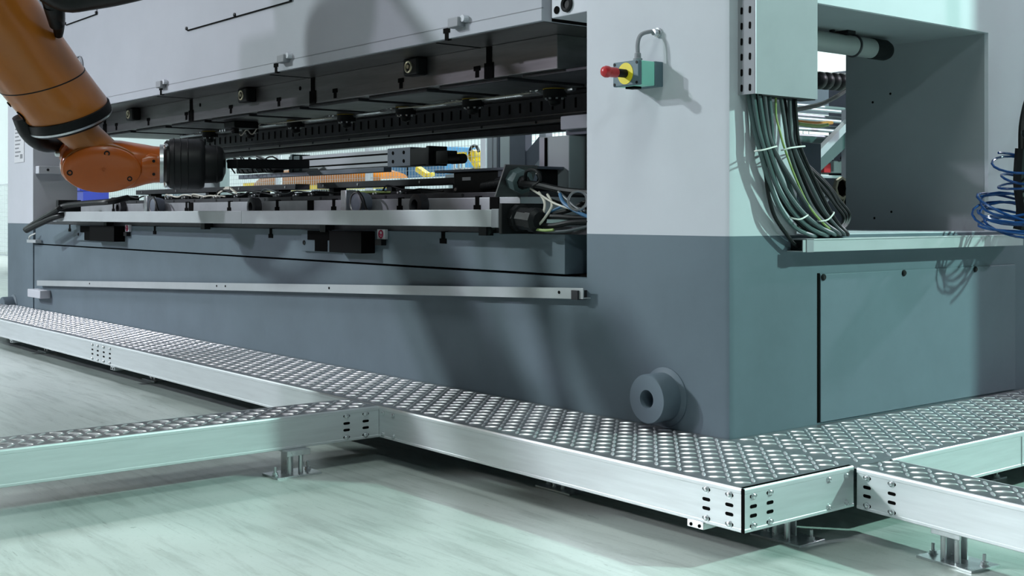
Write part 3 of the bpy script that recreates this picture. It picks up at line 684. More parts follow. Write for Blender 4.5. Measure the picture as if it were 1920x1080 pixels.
# ------------------------------------------------------------------ tool heads under the slide, on a rail
tr2 = thing('tool_rail', 'bright rail under the press slide carrying the black press tools', 'rail', (-4.3, 0.95, 1.79))
MB().cyl((-7.2,0.95,1.795), (-1.95,0.95,1.795), 0.016, 10).build('rod', 'zinc', tr2)
MB().box(-7.2, -1.7, 0.98, 1.03, 1.80, 1.8175).build('rail_bar', 'steel', tr2)
names = ('leftmost', 'second from left', 'third from left', 'middle', 'third from right', 'second from right', 'rightmost')
for i, x in enumerate((-6.541, -5.80, -5.055, -4.322, -3.575, -2.84, -2.08)):
    t = thing('press_tool', 'black round press tool with yellow rim under the slide, %s of seven' % names[i], 'tool head', (x, 0.92, 1.73), 0, 'press tools under the slide')
    MB().lathe((x,0.92,1.72), (0,0,1), [(0.062,0.03),(0.066,0.035),(0.066,0.075),(0.060,0.078)], 20).build('housing', 'black', t)
    MB().lathe((x,0.92,1.798), (0,0,1), [(0.067,0),(0.067,0.010),(0.04,0.018)], 20).build('yellow_rim', 'yellow2', t)
    MB().lathe((x,0.92,1.75), (0,0,-1), [(0.05,0),(0.035,0.015),(0.032,0.035),(0.012,0.045)], 16).build('nozzle', 'black', t)
    for a in range(5):
        A = math.pi*1.0 + math.pi*a/4 + 0.3
        MB().cyl((x+0.05*math.cos(A), 0.92+0.05*math.sin(A), 1.752), (x+0.05*math.cos(A), 0.92+0.05*math.sin(A), 1.740), 0.007, 8).build('pin', 'zinc', t)
    # valve cluster to the left of each head
    v = thing('valve_cluster', 'silver valve cluster on the rail left of the %s press tool' % names[i].replace('leftmost','first'), 'valve', (x-0.16, 0.9, 1.80), 0, 'valve clusters on the tool rail')
    for k in range(4): MB().lathe((x-0.11-0.05*k, 0.90, 1.800+0.004*k), (0.2,-1,0.3), [(0.016,-0.024),(0.016,0.024),(0.010,0.027),(0.010,0.045)], 8).build('fitting', 'silver', v)
    MB().box(x-0.29, x-0.08, 0.905, 0.935, 1.785, 1.812).build('manifold', 'steel', v, bevel=0.003)
tag(MB().tube([(-5.84,0.82,1.80),(-5.72,0.80,1.72),(-5.62,0.80,1.76),(-5.52,0.80,1.72),(-5.42,0.82,1.80),(-5.3,0.85,1.79),(-4.9,0.86,1.79),(-4.45,0.88,1.785)], 0.005, 6).build('air_tube', 'cable_white'), 'thin white air tube looping along the tool rail, left of centre', 'tube')
tag(MB().tube([(-3.55,0.85,1.79),(-3.2,0.85,1.782),(-2.9,0.87,1.79),(-2.5,0.86,1.785),(-2.25,0.88,1.79)], 0.005, 6).build('air_tube', 'cable_white'), 'thin white air tube along the right part of the tool rail', 'tube')
sb = thing('sensor_block', 'black sensor block under the slide plate above the tool rail', 'sensor', (-5.4, 0.7, 1.78))
MB().box(-5.50,-5.32,0.55,0.75,1.75,1.80).build('body', 'black', sb, bevel=0.006)
MB().cyl((-5.41,0.6,1.75),(-5.41,0.6,1.71),0.03,12).build('probe', 'black', sb)
for k in range(3): MB().cyl((-5.46+0.04*k,0.56,1.735),(-5.46+0.04*k,0.50,1.73),0.009,8).build('fitting', 'zinc', sb)

# ------------------------------------------------------------------ robot
rob = thing('robot_arm', 'large orange industrial robot arm reaching into the press from upper left', 'robot', (-3.9, -4.15, 0))
Bp = Vector((-4.326, -0.05, 1.427)); a = Vector((0.38, 0.925, 0)).normalized()
W = Vector((-4.600, -0.725, 1.430))
d = Vector((0.030, 0.587, -0.81)).normalized()
n = a.cross(d).normalized()
if n.dot(Vector((0.78,-0.62,0))) < 0: n = -n
u = n.cross(a).normalized()
if u.z < 0: u = -u
def fl(t): return W - d*t
# forearm: round casting whose end ring is cut level across the slanting shaft
rt = Vector((0.625, 0.781, 0)); tw = Vector((0.781, -0.625, 0)); up_ = Vector((0, 0, 1))
RA = (rt*0.985 + up_*0.17).normalized(); RBv = (tw*0.90 - up_*0.43).normalized()
RN = RA.cross(RBv).normalized()
if RN.z < 0: RN = -RN
AX = (-d*0.98 - rt*0.06).normalized()                       # shaft direction, from ring to elbow
R0 = W - d*0.40 + rt*0.035 - up_*0.01                        # centre of the end ring
def fring(t, rad, c=None):
    q = (c if c is not None else R0 + AX*t)
    k = min(1.0, max(0.0, (t - 0.5)/0.9))                    # far up the shaft the sections turn square to it
    ea = RA; eb = RBv
    if k > 0:
        nn = (RN*(1-k) + AX*k).normalized(); ea = (RA - nn*RA.dot(nn)).normalized(); eb = nn.cross(ea)
        if eb.dot(RBv) < 0: eb = -eb
    return [q + ea*(rad*math.cos(2*math.pi*j/56)) + eb*(rad*math.sin(2*math.pi*j/56)) for j in range(56)]
prof = [(0.0,0.22),(0.004,0.244),(0.02,0.250),(0.12,0.250),(0.24,0.252),(0.40,0.262),(0.60,0.276),(0.90,0.292),(1.30,0.30),(1.62,0.29),(1.72,0.2)]
fo = MB().rings([fring(t, r) for t, r in prof]).build('forearm', 'orange', rob)
MB().rings([fring(t, r) for t, r in ((0.235,0.2525),(0.237,0.2545),(0.241,0.2545),(0.243,0.2525))], False).build('casting_seam', 'black', fo)
def rring(h, rad): return fring(0.0, rad, R0 - RN*h)
rg = MB().rings([rring(h, r) for h, r in ((-0.004,0.244),(0.0,0.254),(0.050,0.254),(0.068,0.250),(0.088,0.228),(0.094,0.15))]).build('wrist_ring', 'black', rob)
MB().rings([rring(h, r) for h, r in ((0.056,0.2545),(0.064,0.2530),(0.070,0.2505))], False).build('ring_edge', 'zinc', rg)
def fl(t): return (R0 + AX*(t-0.40)) if t > 0.40 else W - d*t
# two dark curved marks on the forearm
def on_fore(ang, t): return fring(t, 0.2535)[int(round(ang/(2*math.pi)*56)) % 56]
def fpt(ang, t):
    qq = R0 + AX*t; return qq + RA*(0.2535*math.cos(ang)) + RBv*(0.2535*math.sin(ang))
A1 = math.radians(143)
for (a0, ta, ra, s0, s1) in ((A1 + 0.12, 0.135, 0.030, 0.6, 3.4), (A1 - 0.10, 0.075, 0.034, -1.9, 1.3)):
    pts = [fpt(a0 - ra*math.cos(s0 + (s1-s0)*k/8)/0.25, ta + ra*math.sin(s0 + (s1-s0)*k/8)) for k in range(9)]
    MB().tube(pts, 0.006, 6, smooth=2).build('letter_mark', 'hole', fo)
# neck between ring and wrist
def ell(c, e1, e2, r1, r2, nseg=32, pw=2.0):
    out = []
    for j in range(nseg):
        A = 2*math.pi*j/nseg; ca, sa = math.cos(A), math.sin(A)
        out.append(c + e1*(r1*math.copysign(abs(ca)**(2/pw), ca)) + e2*(r2*math.copysign(abs(sa)**(2/pw), sa)))
    return out
ne1 = n; ne2 = d.cross(n).normalized()
sh = a*0.03
MB().rings([ell(fl(0.36), ne1, ne2, 0.15, 0.15), ell(fl(0.30), ne1, ne2, 0.13, 0.135), ell(fl(0.20)+sh*0.5, ne1, ne2, 0.12, 0.115), ell(fl(0.10)+sh, ne1, ne2, 0.12, 0.125), ell(fl(0.0)+sh, ne1, ne2, 0.12, 0.15), ell(fl(-0.04)+sh, ne1, ne2, 0.10, 0.12)]).build('neck', 'orange', rob)
# wrist housing lofted along the tool axis
H0 = [(0.965,0.02,0.05),(0.955,0.06,0.09),(0.93,0.095,0.11),(0.88,0.125,0.125),(0.80,0.148,0.13),(0.70,0.158,0.13),(0.60,0.155,0.13),(0.52,0.142,0.128),(0.45,0.125,0.122),(0.40,0.118,0.118),(0.36,0.116,0.116)]
droop = lambda s: -0.012 if 0.5 < s < 0.9 else (-0.006 if s <= .5 else -0.012)
wh = MB().rings([ell(Bp - a*s + u*droop(s), u, n, h, th, 40, 2.6 if s > .42 else 2.0) for s, h, th in H0]).build('wrist_housing', 'orange_deep', rob)
# oval side cover facing the viewer
cc = Bp - a*0.71 + u*(-0.014) + n*0.118
cv = MB().rings([ell(cc + n*h, a, u, 0.235*k, 0.148*k, 48) for h, k in ((0,1.0),(0.018,1.0),(0.026,0.985),(0.030,0.95),(0.036,0.6),(0.038,0.2))]).build('side_cover', 'orange_deep', rob)
MB().rings([ell(cc + n*h, a, u, 0.243*k, 0.156*k, 48) for h, k in ((-0.06,1.0),(-0.012,1.0),(-0.006,0.985))]).build('cover_rim', 'orange', cv)
for da, duu, r in ((-0.19,-0.02,0.018),(0.03,0.105,0.018),(0.165,-0.055,0.016),(0.01,0.0,0.014)):
    q = cc + a*da + u*duu + n*(0.030 if r > .015 else 0.038)
    MB().lathe(q, n, [(r,-0.008),(r,0.005),(r*0.55,0.005),(r*0.55,0.001)], 16, cap=False).lathe(q, n, [(r*0.5,-0.002),(r*0.5,0.001)], 12).build('cover_bolt', 'black' if r > .014 else 'orange_deep', cv)
# motor on the far side of the wrist
q = Bp - a*0.90 - n*0.17 + u*0.035
mo = MB().lathe(q, -n, [(0.07,-0.08),(0.085,-0.05),(0.085,0.09),(0.07,0.105),(0.03,0.11)], 28).build('wrist_motor', 'orange_deep', rob)
MB().lathe(q + n*0.05 - a*0.07, -a, [(0.022,0),(0.022,0.03),(0.012,0.035)], 14).build('motor_plug', 'zinc', mo)
# lump with bolts between cover and flange
MB().rings([ell(Bp - a*s + n*0.085 + u*dz, u, n, h, th, 24) for s, h, th, dz in ((0.50,0.02,0.02,0.0),(0.47,0.07,0.05,0.0),(0.43,0.085,0.045,0),(0.38,0.075,0.036,0))]).build('gear_boss', 'orange_deep', rob)
for duu in (0.04, 0.0, -0.045): MB().lathe(Bp - a*0.40 + n*0.116 + u*(duu), n, [(0.010,-0.01),(0.010,0.006)], 10).build('boss_bolt', 'black', rob)
# flange and tool changer
fr = MB().lathe(Bp, a, [(0.112,-0.365),(0.124,-0.362),(0.124,-0.340),(0.116,-0.336)], 40).build('flange_ring', 'silver', rob)
tc_ = MB().lathe(Bp, a, [(0.116,-0.34),(0.140,-0.333),(0.152,-0.32),(0.152,-0.305),(0.158,-0.302),(0.163,-0.285),(0.164,-0.23),(0.165,-0.12),(0.160,-0.10),(0.150,-0.085),(0.124,-0.082),(0.122,0.0),(0.108,0.03),(0.06,0.05)], 48).build('tool_changer', 'rubber', rob)
for s in (-0.275, -0.235, -0.19): MB().torus(Bp + a*s, a, 0.164, 0.004, 40, 6).build('changer_rib', 'black', tc_)
MB().torus(Bp + a*(-0.005), a, 0.121, 0.004, 40, 6).build('end_ring', 'black', tc_)
for A in (0.6, 2.4, 4.2, 5.4):
    q = Bp - a*0.325 + (u*math.cos(A) + n*math.sin(A))*0.15
    MB().lathe(q, u*math.cos(A) + n*math.sin(A), [(0.014,-0.01),(0.014,0.02),(0.008,0.024)], 10).build('air_fitting', 'zinc', tc_)
# looping black hose under the ring, dress pack at the top
MB().tube([(-4.627,-1.194,1.702),(-4.658,-1.153,1.624),(-4.719,-1.069,1.561),(-4.817,-0.952,1.549),(-4.861,-0.846,1.583),(-4.857,-0.762,1.586)], lambda t: 0.062 - 0.012*t, 14).build('loop_hose', 'rubber', rob)
MB().tube([(-4.168,-1.181,2.541),(-4.207,-1.150,2.387),(-4.246,-1.119,2.308),(-4.338,-1.073,2.254),(-4.437,-1.037,2.192)], lambda t: 0.085 - 0.06*t, 14).build('dress_hose', 'rubber', rob)
MB().tube([(-4.172,-1.186,2.416),(-4.104,-1.101,2.366),(-4.026,-1.004,2.378),(-3.860,-0.876,2.403),(-3.685,-0.739,2.453),(-3.523,-0.616,2.571),(-3.400,-0.542,2.833),(-3.409,-0.634,3.212),(-3.661,-1.028,3.405),(-4.034,-1.494,3.286),(-4.366,-1.748,3.076)], 0.085, 14).build('dress_hose', 'rubber', rob)
MB().tube([(-4.213,-1.157,2.331),(-4.321,-1.085,2.238)], 0.045, 12, smooth=0).build('hose_clamp', 'rubber', rob)
# elbow, link arm and base, above and outside the frame
el = fl(2.2); sho = Vector((-4.05, -3.6, 1.6))
MB().lathe(el, (1,0,0), [(0.20,-0.36),(0.33,-0.32),(0.36,-0.25),(0.36,0.25),(0.33,0.32),(0.2,0.36)], 36).build('elbow', 'orange', rob)
MB().lathe(fl(2.1), -d, [(0.25,0),(0.27,0.15),(0.25,0.5),(0.16,0.58)], 32).build('motor_housing', 'orange', rob)
up = (el - sho).normalized(); le = (el - sho).length; sx = Vector((1,0,0)); sy = up.cross(sx).normalized(); off = Vector((-0.08,0,0))
MB().rings([ell(sho + off + up*(le*t), sx, sy, w, h2, 28, 3.5) for t, w, h2 in ((-0.14,0.12,0.16),(-0.10,0.14,0.28),(0.08,0.16,0.32),(0.5,0.13,0.22),(0.92,0.14,0.27),(1.08,0.12,0.22),(1.14,0.09,0.12))]).build('link_arm', 'orange', rob)
MB().lathe(sho, (1,0,0), [(0.2,-0.40),(0.36,-0.36),(0.40,-0.2),(0.40,0.16),(0.3,0.2)], 36).build('shoulder', 'orange', rob)
MB().lathe((-3.9,-4.15,0), (0,0,1), [(0.62,0.0),(0.62,0.05),(0.50,0.09),(0.46,0.40),(0.56,0.48),(0.60,0.62),(0.58,1.15),(0.45,1.55),(0.2,1.65)], 40).build('base', 'orange', rob)
MB().cyl(sho+Vector((0.62,-0.35,0.0)), sho+Vector((0.45,0.75,0.85)), 0.17, 20).build('shadow_counterbalance', 'black', rob)  # added out of view to deepen the robot's shadow on the bed
MB().box(-5.75,-4.95,-2.75,-2.15,2.6,3.1).build('shadow_box', 'black', rob, bevel=0.05)  # unseen box, bracket and loop added to enlarge the robot's shadow
MB().cyl((-5.3,-2.45,3.1),(-5.3,-2.45,3.3),0.12,14).bar((-5.2,-2.4,3.2),(-4.7,-2.3,3.3),0.12,0.12).build('shadow_box_bracket', 'black', rob)
MB().tube([(-5.7,-2.45,2.85),(-6.0,-2.4,2.6),(-5.9,-2.35,2.3),(-5.5,-2.35,2.2),(-5.1,-2.4,2.4),(-5.0,-2.45,2.7)], 0.05, 10).build('shadow_loop', 'rubber', rob)
MB().tube([sho+Vector((0.5,0.3,0.2)), sho+Vector((0.62,0.75,0.0)), sho+Vector((0.6,1.1,0.35)), sho+Vector((0.5,1.3,1.0)), el+Vector((0.42,0.1,0.2))], 0.05, 10).build('dress_hose', 'rubber', rob)

# ------------------------------------------------------------------ gripper beam carried by the robot
gr_ = thing('gripper_beam', 'aluminium profile beam held by the robot inside the press gap', 'gripper', (-4.3, 0.6, 1.45))
pA = (-4.653,0.750,1.493); pB = (-4.653,0.750,1.413); pC = (-3.508,0.750,1.507); pD = (-3.508,0.750,1.398); pE = (-3.246,0.750,1.393); pF = (-3.031,0.750,1.432)
zc, hz = 1.463, 0.054
bm_ = MB().box(pA[0], pC[0], 0.75, 0.85, zc-hz, zc+hz).build('profile', 'frame_light', gr_, bevel=0.003)
for dz in (-0.026, 0.026): MB().box(pA[0]+0.02, pC[0]-0.005, 0.7475, 0.755, zc+dz-0.005, zc+dz+0.005).build('profile_groove', 'hole', bm_)
ep = MB().box(pC[0], pE[0], 0.735, 0.86, zc-hz-0.006, zc+hz+0.004).build('end_plate', 'frame_grey', gr_, bevel=0.003)
for x in (0.25, 0.72):
    for dz in (-0.027, 0.027): MB().lathe((pC[0]+(pE[0]-pC[0])*x, 0.735, zc+dz), (0,-1,0), [(0.012,0),(0.012,0.002)], 12).build('bolt_hole', 'hole', ep)
MB().box(pE[0], pF[0]-0.03, 0.73, 0.86, zc-hz-0.008, zc+hz-0.006).build('motor', 'black', gr_, bevel=0.006)
MB().box(pF[0]-0.03, pF[0]+0.0, 0.725, 0.865, zc-hz-0.010, zc+hz+0.002).build('motor_flange', 'black', gr_, bevel=0.003)
MB().box(pF[0], pF[0]+0.15, 0.76, 0.83, zc-0.055, zc+0.022).cyl((pF[0]+0.15,0.79,zc-0.03),(pF[0]+0.27,0.79,zc-0.03),0.03,12).build('encoder', 'black', gr_)
MB().box(pA[0]-0.16, pA[0], 0.73, 0.86, zc-0.058, zc+0.056).box(pA[0]-0.12, pA[0]-0.09, 0.72, 0.87, zc-0.06, zc+0.07).build('clamp', 'cable_teal', gr_, bevel=0.004)
MB().bar((-4.26,0.02,1.43), (-4.45,0.66,1.45), 0.10, 0.06).bar((-4.9,0.70,1.44),(-5.05,0.70,1.44),0.08,0.07).bar((-5.05,0.75,1.445),(-5.6,0.75,1.445),0.10,0.06).bar((-4.5,0.62,1.45),(-5.1,0.68,1.44),0.09,0.05).build('adapter_arm', 'black', gr_, bevel=0.006)
MB().bar((-5.5,0.70,1.385),(-3.45,0.70,1.385),0.06,0.03).build('lower_bar', 'frame_grey', gr_, bevel=0.003)
random.seed(3)
for k in range(9):
    x = -5.45 + 0.075*k
    MB().tube([(x,0.62,1.41),(x+random.uniform(-.05,.08),0.56,1.48+random.uniform(0,.05)),(x+0.12,0.56,1.47+random.uniform(-.03,.05)),(x+0.22,0.62,1.44),(x+0.3,0.65,1.46)], 0.006, 6).build('hose', ('black','cable_teal','black','cable_grey')[k % 4], gr_)
for k in range(5): MB().lathe((-5.3+0.13*k, 0.60, 1.455+0.012*(k % 2)), (0.3,-1,0.2), [(0.016,0),(0.016,0.03),(0.009,0.034),(0.009,0.05)], 8).build('fitting', ('zinc','black')[k % 2], gr_)

# ------------------------------------------------------------------ lower tooling on the bolster
ld = thing('lower_die', 'dark steel lower die plate lying on the press bolster', 'die', (-4.5, 1.2, 1.186))
MB().box(-7.9, -1.55, 0.26, 1.85, 1.1865, 1.214).build('base_plate', 'steel_dark', ld, bevel=0.003)
MB().box(-7.5, -2.8, 0.9, 1.8, 1.214, 1.262).build('die_block', 'steel', ld, bevel=0.004)
for x in [-7.6+0.37*k for k in range(16)]: MB().lathe((x, 0.262, 1.200), (0,-1,0), [(0.010,0),(0.010,0.004)], 8).build('bolt', 'black', ld)
for (x0, x1, y, z, lab) in ((-7.75,-4.75,0.75,1.30,'long black bar over the left half of the lower die'), (-4.35,-2.55,0.70,1.298,'long black bar over the right half of the lower die')):
    t = thing('tool_bar', lab, 'bar', ((x0+x1)/2, y, 1.214))
    MB().box(x0, x1, y, y+0.12, z-0.020, z+0.020).build('beam', 'steel_dark', t, bevel=0.003)
    for f in (0.1, 0.5, 0.9): MB().box(x0+(x1-x0)*f-0.03, x0+(x1-x0)*f+0.03, y+0.01, y+0.11, 1.214, z-0.02).build('post', 'black', t)
    for f in (0.05, 0.3, 0.7, 0.95): MB().lathe((x0+(x1-x0)*f, y, z), (0,-1,0), [(0.009,0),(0.009,0.004)], 8).build('bolt', 'zinc', t)
# sensors, fittings and small tubes scattered along the front of the die
random.seed(11)
k = 0
spots = [-7.2,-6.9,-6.35,-6.0,-5.7,-5.35,-5.15,-4.8,-4.55,-4.2,-3.95,-3.75,-3.3,-3.0,-2.75]
for i, x in enumerate(spots):
    t = thing('die_clamp', 'small black die clamp on the lower die front, number %s from the left' % ('one two three four five six seven eight nine ten eleven twelve thirteen fourteen fifteen'.split()[i]), 'clamp', (x, 0.36, 1.214), 0, 'die clamps along the lower die front')
    h = random.uniform(0.022, 0.045); w = random.uniform(0.05, 0.09)
    MB().box(x-w, x+w, 0.32, 0.42, 1.214, 1.214+h*0.6).box(x-w*0.5, x+w*0.4, 0.33, 0.43, 1.214+h*0.6, 1.214+h).build('body', 'black' if i % 3 else 'steel_dark', t, bevel=0.003)
    MB().lathe((x+w*0.5, 0.32, 1.214+h*0.3), (0.2,-1,0), [(0.011,0),(0.011,0.02),(0.006,0.024),(0.006,0.04)], 8).build('fitting', 'zinc', t)
    MB().cyl((x-w*0.6,0.36,1.214+h*0.6), (x-w*0.6,0.36,1.214+h*0.6+0.014), 0.009, 8).build('screw', 'zinc', t)
TB = 'tubes along the lower die front'
for i, (x, ln, m) in enumerate(((-6.95,0.7,'black'),(-6.1,0.6,'cable_white'),(-5.6,0.55,'cable_white'),(-5.2,0.9,'black'),(-4.5,0.8,'cable_grey'),(-3.8,0.7,'black'),(-3.35,0.5,'cable_olive'),(-2.95,0.6,'black'))):
    cn = {'black':'black','cable_white':'white','cable_grey':'grey','cable_olive':'olive'}[m]
    z = 1.228
    tag(MB().tube([(x,0.34,z),(x+ln*0.2,0.30,z+random.uniform(0.0,0.05)),(x+ln*0.5,0.31,z+0.004),(x+ln*0.75,0.30,z+random.uniform(0,0.03)),(x+ln,0.35,z)], 0.006, 6).build('air_tube', m),
        '%s air tube on the lower die front, %s from the left' % (cn, 'first second third fourth fifth sixth seventh eighth'.split()[i]), 'tube', TB)
# V shaped white stay on the left
tag(MB().bar((-5.28,0.36,1.225),(-5.05,0.36,1.292),0.012,0.012).bar((-5.0,0.36,1.292),(-4.84,0.36,1.23),0.012,0.012).box(-5.06,-4.99,0.35,0.37,1.28,1.30).build('stay_rod','cable_white'), 'white inverted V stay rod on the lower die, below the black cylinder', 'rod')
# round gauges with zinc posts
for x, lab in ((-5.78,'round grey gauge with zinc post at the left of the bolster front'),(-2.86,'round grey gauge with zinc post at the middle of the bolster front')):
    t = thing('gauge', lab, 'gauge', (x, 0.12, 1.12))
    MB().lathe((x,0.13,1.165), (0,-1,0), [(0.055,-0.05),(0.062,-0.02),(0.062,0.02),(0.052,0.026),(0.02,0.026)], 24).build('body', 'frame_grey', t)
    MB().torus((x,0.105,1.165), (0,1,0), 0.060, 0.006, 24, 6).build('bezel', 'steel', t)
    MB().box(x-0.16,x-0.10,0.10,0.17,1.09,1.24).build('post', 'zinc', t, bevel=0.004)
    MB().tube([(x+0.03,0.10,1.23),(x+0.10,0.09,1.19),(x+0.13,0.10,1.12),(x+0.2,0.12,1.10)], 0.008, 6).build('lead', 'black', t)
# black servo motor block at the right of the gap
sm = thing('servo_block', 'black servo motor block at the right end of the lower die', 'motor', (-2.2, 0.55, 1.214))
MB().box(-2.465, -1.80, 0.5, 0.8, 1.214, 1.335).build('body', 'black', sm, bevel=0.008)
MB().box(-2.62, -1.75, 0.48, 0.85, 1.335, 1.350).build('top_plate', 'frame_grey', sm, bevel=0.003)
MB().box(-2.375, -2.30, 0.496, 0.5, 1.288, 1.306).build('rating_plate', 'frame_light', sm)
MB().box(-2.05, -1.98, 0.494, 0.5, 1.30, 1.335).build('latch', 'frame_grey', sm)
for x in (-2.44, -1.86): MB().lathe((x,0.5,1.24), (0,-1,0), [(0.010,0),(0.010,0.005)], 8).build('bolt', 'zinc', sm)
co = thing('corrugated_conduit', 'black corrugated conduit in front of the servo motor block', 'conduit', (-1.9, 0.38, 1.25))
pr_ = []
L0 = 0.36
for k in range(25):
    pr_ += [(0.021, L0*k/25), (0.025, L0*(k+0.35)/25), (0.025, L0*(k+0.65)/25)]
MB().lathe((-2.06,0.40,1.246), (0.97,-0.05,0.08), pr_ + [(0.021, L0)], 14).build('sleeve', 'rubber', co)
MB().lathe((-1.70,0.385,1.276), (0.97,-0.05,0.08), [(0.034,0),(0.034,0.04),(0.028,0.045),(0.028,0.08)], 8).build('gland_nut', 'frame_grey', co)
tag(MB().tube([(-2.0,0.45,1.275),(-1.85,0.44,1.30),(-1.72,0.42,1.315),(-1.62,0.42,1.30)], 0.020, 10).build('hose', 'rubber'), 'black hose bending above the corrugated conduit', 'hose')
bp_ = thing('bracket_plate', 'thin leaning steel plate with a large cable gland, right end of the bolster', 'bracket', (-1.42, 0.2, 1.186))
MB().bar((-1.52,0.16,1.186),(-1.44,0.16,1.335),0.20,0.008, up=(1,0,0)).build('plate', 'steel', bp_)
MB().lathe((-1.40,0.13,1.255), (1,-0.15,-0.25), [(0.058,-0.06),(0.058,0.01),(0.048,0.014),(0.036,0.014),(0.034,-0.02)], 8, cap=False).build('gland', 'cable_teal', bp_)
MB().lathe((-1.40,0.13,1.255), (1,-0.15,-0.25), [(0.034,-0.05),(0.034,0.02),(0.022,0.05)], 12).build('gland_plug', 'black', bp_)
gc = thing('grey_cabinet', 'pale grey cabinet in the press gap beside the right column', 'cabinet', (-1.8, 0.9, 1.03))
MB().box(-1.95, -1.71, 0.70, 1.0, 1.045, 1.515).build('body', 'wallw', gc, bevel=0.004)
MB().box(-1.945, -1.90, 0.694, 0.70, 1.05, 1.51).build('edge_rail', 'frame_light', gc)
MB().box(-1.90, -1.885, 0.692, 0.70, 1.05, 1.51).build('edge_seam', 'hole', gc)
db = thing('green_grey_box', 'dark green grey machine box squeezed behind the right column edge', 'box', (-1.5, 0.9, 1.03))
MB().box(-1.69, -0.98, 0.80, 1.2, 1.045, 1.53).build('body', 'cable_teal', db, bevel=0.004)
MB().box(-1.62, -1.50, 0.77, 0.80, 1.46, 1.51).build('connector', 'zinc', db, bevel=0.004)
for k in range(4): MB().lathe((-1.52+0.02*k,0.78,1.44+0.02*(k%2)), (0,-1,0.2), [(0.016,0),(0.016,0.03),(0.01,0.03)], 8).build('fitting', ('zinc','frame_light')[k%2], db)
# bunch of cables running to the right column
bun = [('black',0.016,[(-1.36,0.10,1.245),(-1.2,0.06,1.235),(-1.0,0.05,1.205),(-0.79,0.06,1.19)]),
 ('black',0.008,[(-1.34,0.10,1.25),(-1.28,0.06,1.30),(-1.2,0.05,1.30),(-1.17,0.05,1.255),(-1.22,0.05,1.23)]),
 ('black',0.008,[(-1.0,0.3,1.22),(-1.02,0.28,1.30),(-0.95,0.28,1.38),(-0.85,0.3,1.40),(-0.79,0.3,1.38)]),
 ('cable_white',0.006,[(-1.07,-0.05,1.055),(-1.05,-0.04,1.09),(-1.08,0.0,1.15),(-1.18,0.05,1.20)]),
 ('cable_white',0.006,[(-1.06,-0.06,1.045),(-1.02,-0.05,1.085),(-1.03,0.0,1.14),(-1.12,0.05,1.19)]),
 ('cable_white',0.005,[(-1.30,0.10,1.22),(-1.15,0.03,1.19),(-1.0,0.0,1.145),(-0.85,0.02,1.11)]),
 ('cable_blue',0.008,[(-1.0,0.02,1.19),(-0.95,0.0,1.15),(-0.86,0.0,1.11),(-0.78,0.02,1.08)]),
 ('cable_blue',0.006,[(-1.12,-0.02,1.075),(-1.05,-0.02,1.10),(-0.98,0.0,1.13),(-0.92,0.02,1.15)]),
 ('black',0.012,[(-1.07,-0.05,1.055),(-0.98,-0.04,1.05),(-0.88,-0.02,1.065),(-0.78,0.02,1.07)]),
 ('black',0.012,[(-1.06,-0.03,1.09),(-0.96,-0.02,1.09),(-0.87,0.0,1.085),(-0.78,0.03,1.085)]),
 ('cable_grey',0.007,[(-1.08,-0.06,1.04),(-0.98,-0.06,1.025),(-0.88,-0.03,1.03),(-0.78,0.02,1.055)]),
 ('cable_grey',0.007,[(-1.02,0.03,1.20),(-0.95,0.02,1.165),(-0.88,0.02,1.125),(-0.78,0.03,1.10)]),
 ('cable_olive',0.006,[(-1.08,-0.07,1.035),(-1.0,-0.07,1.03),(-0.95,-0.06,1.033)]),
 ('black',0.010,[(-1.2,0.12,1.17),(-1.05,0.1,1.14),(-0.9,0.1,1.12),(-0.78,0.1,1.12)]),
 ('black',0.010,[(-1.15,0.1,1.10),(-1.02,0.1,1.12),(-0.9,0.1,1.16),(-0.78,0.1,1.15)])]
nm = {'black':'black','cable_white':'white','cable_blue':'blue','cable_grey':'grey','cable_olive':'yellow'}
tl = ('thick black cable leaving the large gland','black cable curled in a ring above the gland','black cable arching up beside the right column','left white cable rising from the lower gland','second white cable rising from the lower gland','thin white cable slanting down to the column','thick blue cable bending down to the column','short blue cable in the middle of the tangle','thick black cable lying lowest behind the wires','thick black cable above the lowest one','grey cable sagging under the tangle','grey cable beside the thick blue one','yellow wire at the bottom of the lower gland','black cable high at the back of the tangle','black cable rising to the column at the back')
for k, (m, r, p) in enumerate(bun):
    tag(MB().tube(p, r, 8, smooth=5).build('cable', m), tl[k] + ', right end of the trough', 'cable', 'cables in the tangle beside the right column')
ring = tag(MB().torus((-0.86,0.0,1.16), (0.5,-0.8,0.2), 0.042, 0.006, 20, 6).build('clamp_ring', 'zinc'), 'silver clamp ring in the cable tangle beside the right column', 'ring')
# ------------------------------------------------------------------ behind the press, seen through the gap
def fence(name, lab, x0, x1, y, z0, z1, step, posts):
    t = thing(name, lab, 'fence', ((x0+x1)/2, y, 0))
    b = MB(); w = 0.0022
    x = x0
    while x < x1: b.box(x-w, x+w, y-w, y+w, z0, z1); x += step
    z = z0
    while z < z1: b.box(x0, x1, y-w*1.6, y-w*0.2, z-w, z+w); z += step
    b.build('wire_mesh', 'wire', t, smooth=False, kind='stuff')
    for px in posts: MB().box(px-0.05, px+0.05, y-0.03, y+0.03, 0, z1+0.03).build('post', 'frame_light', t, bevel=0.004)
    for z in (z0, z1): MB().box(x0, x1, y-0.015, y+0.015, z-0.015, z+0.015).build('rail', 'wire', t)
    return t
fence('mesh_fence', 'tall wire mesh fence seen through the press gap', -16.5, -6.0, 5.0, 0.15, 2.5, 0.065, (-13.05, -10.55, -8.05))
fence('mesh_fence', 'wire mesh fence at the far left edge beside the press', -27.0, -16.6, 5.0, 0.15, 1.80, 0.10, (-26.0, -23.0, -20.0, -17.0))
fr = thing('steel_frame', 'dark steel frame with a diagonal brace behind the right end of the gap', 'frame', (-5.6, 3.5, 0))
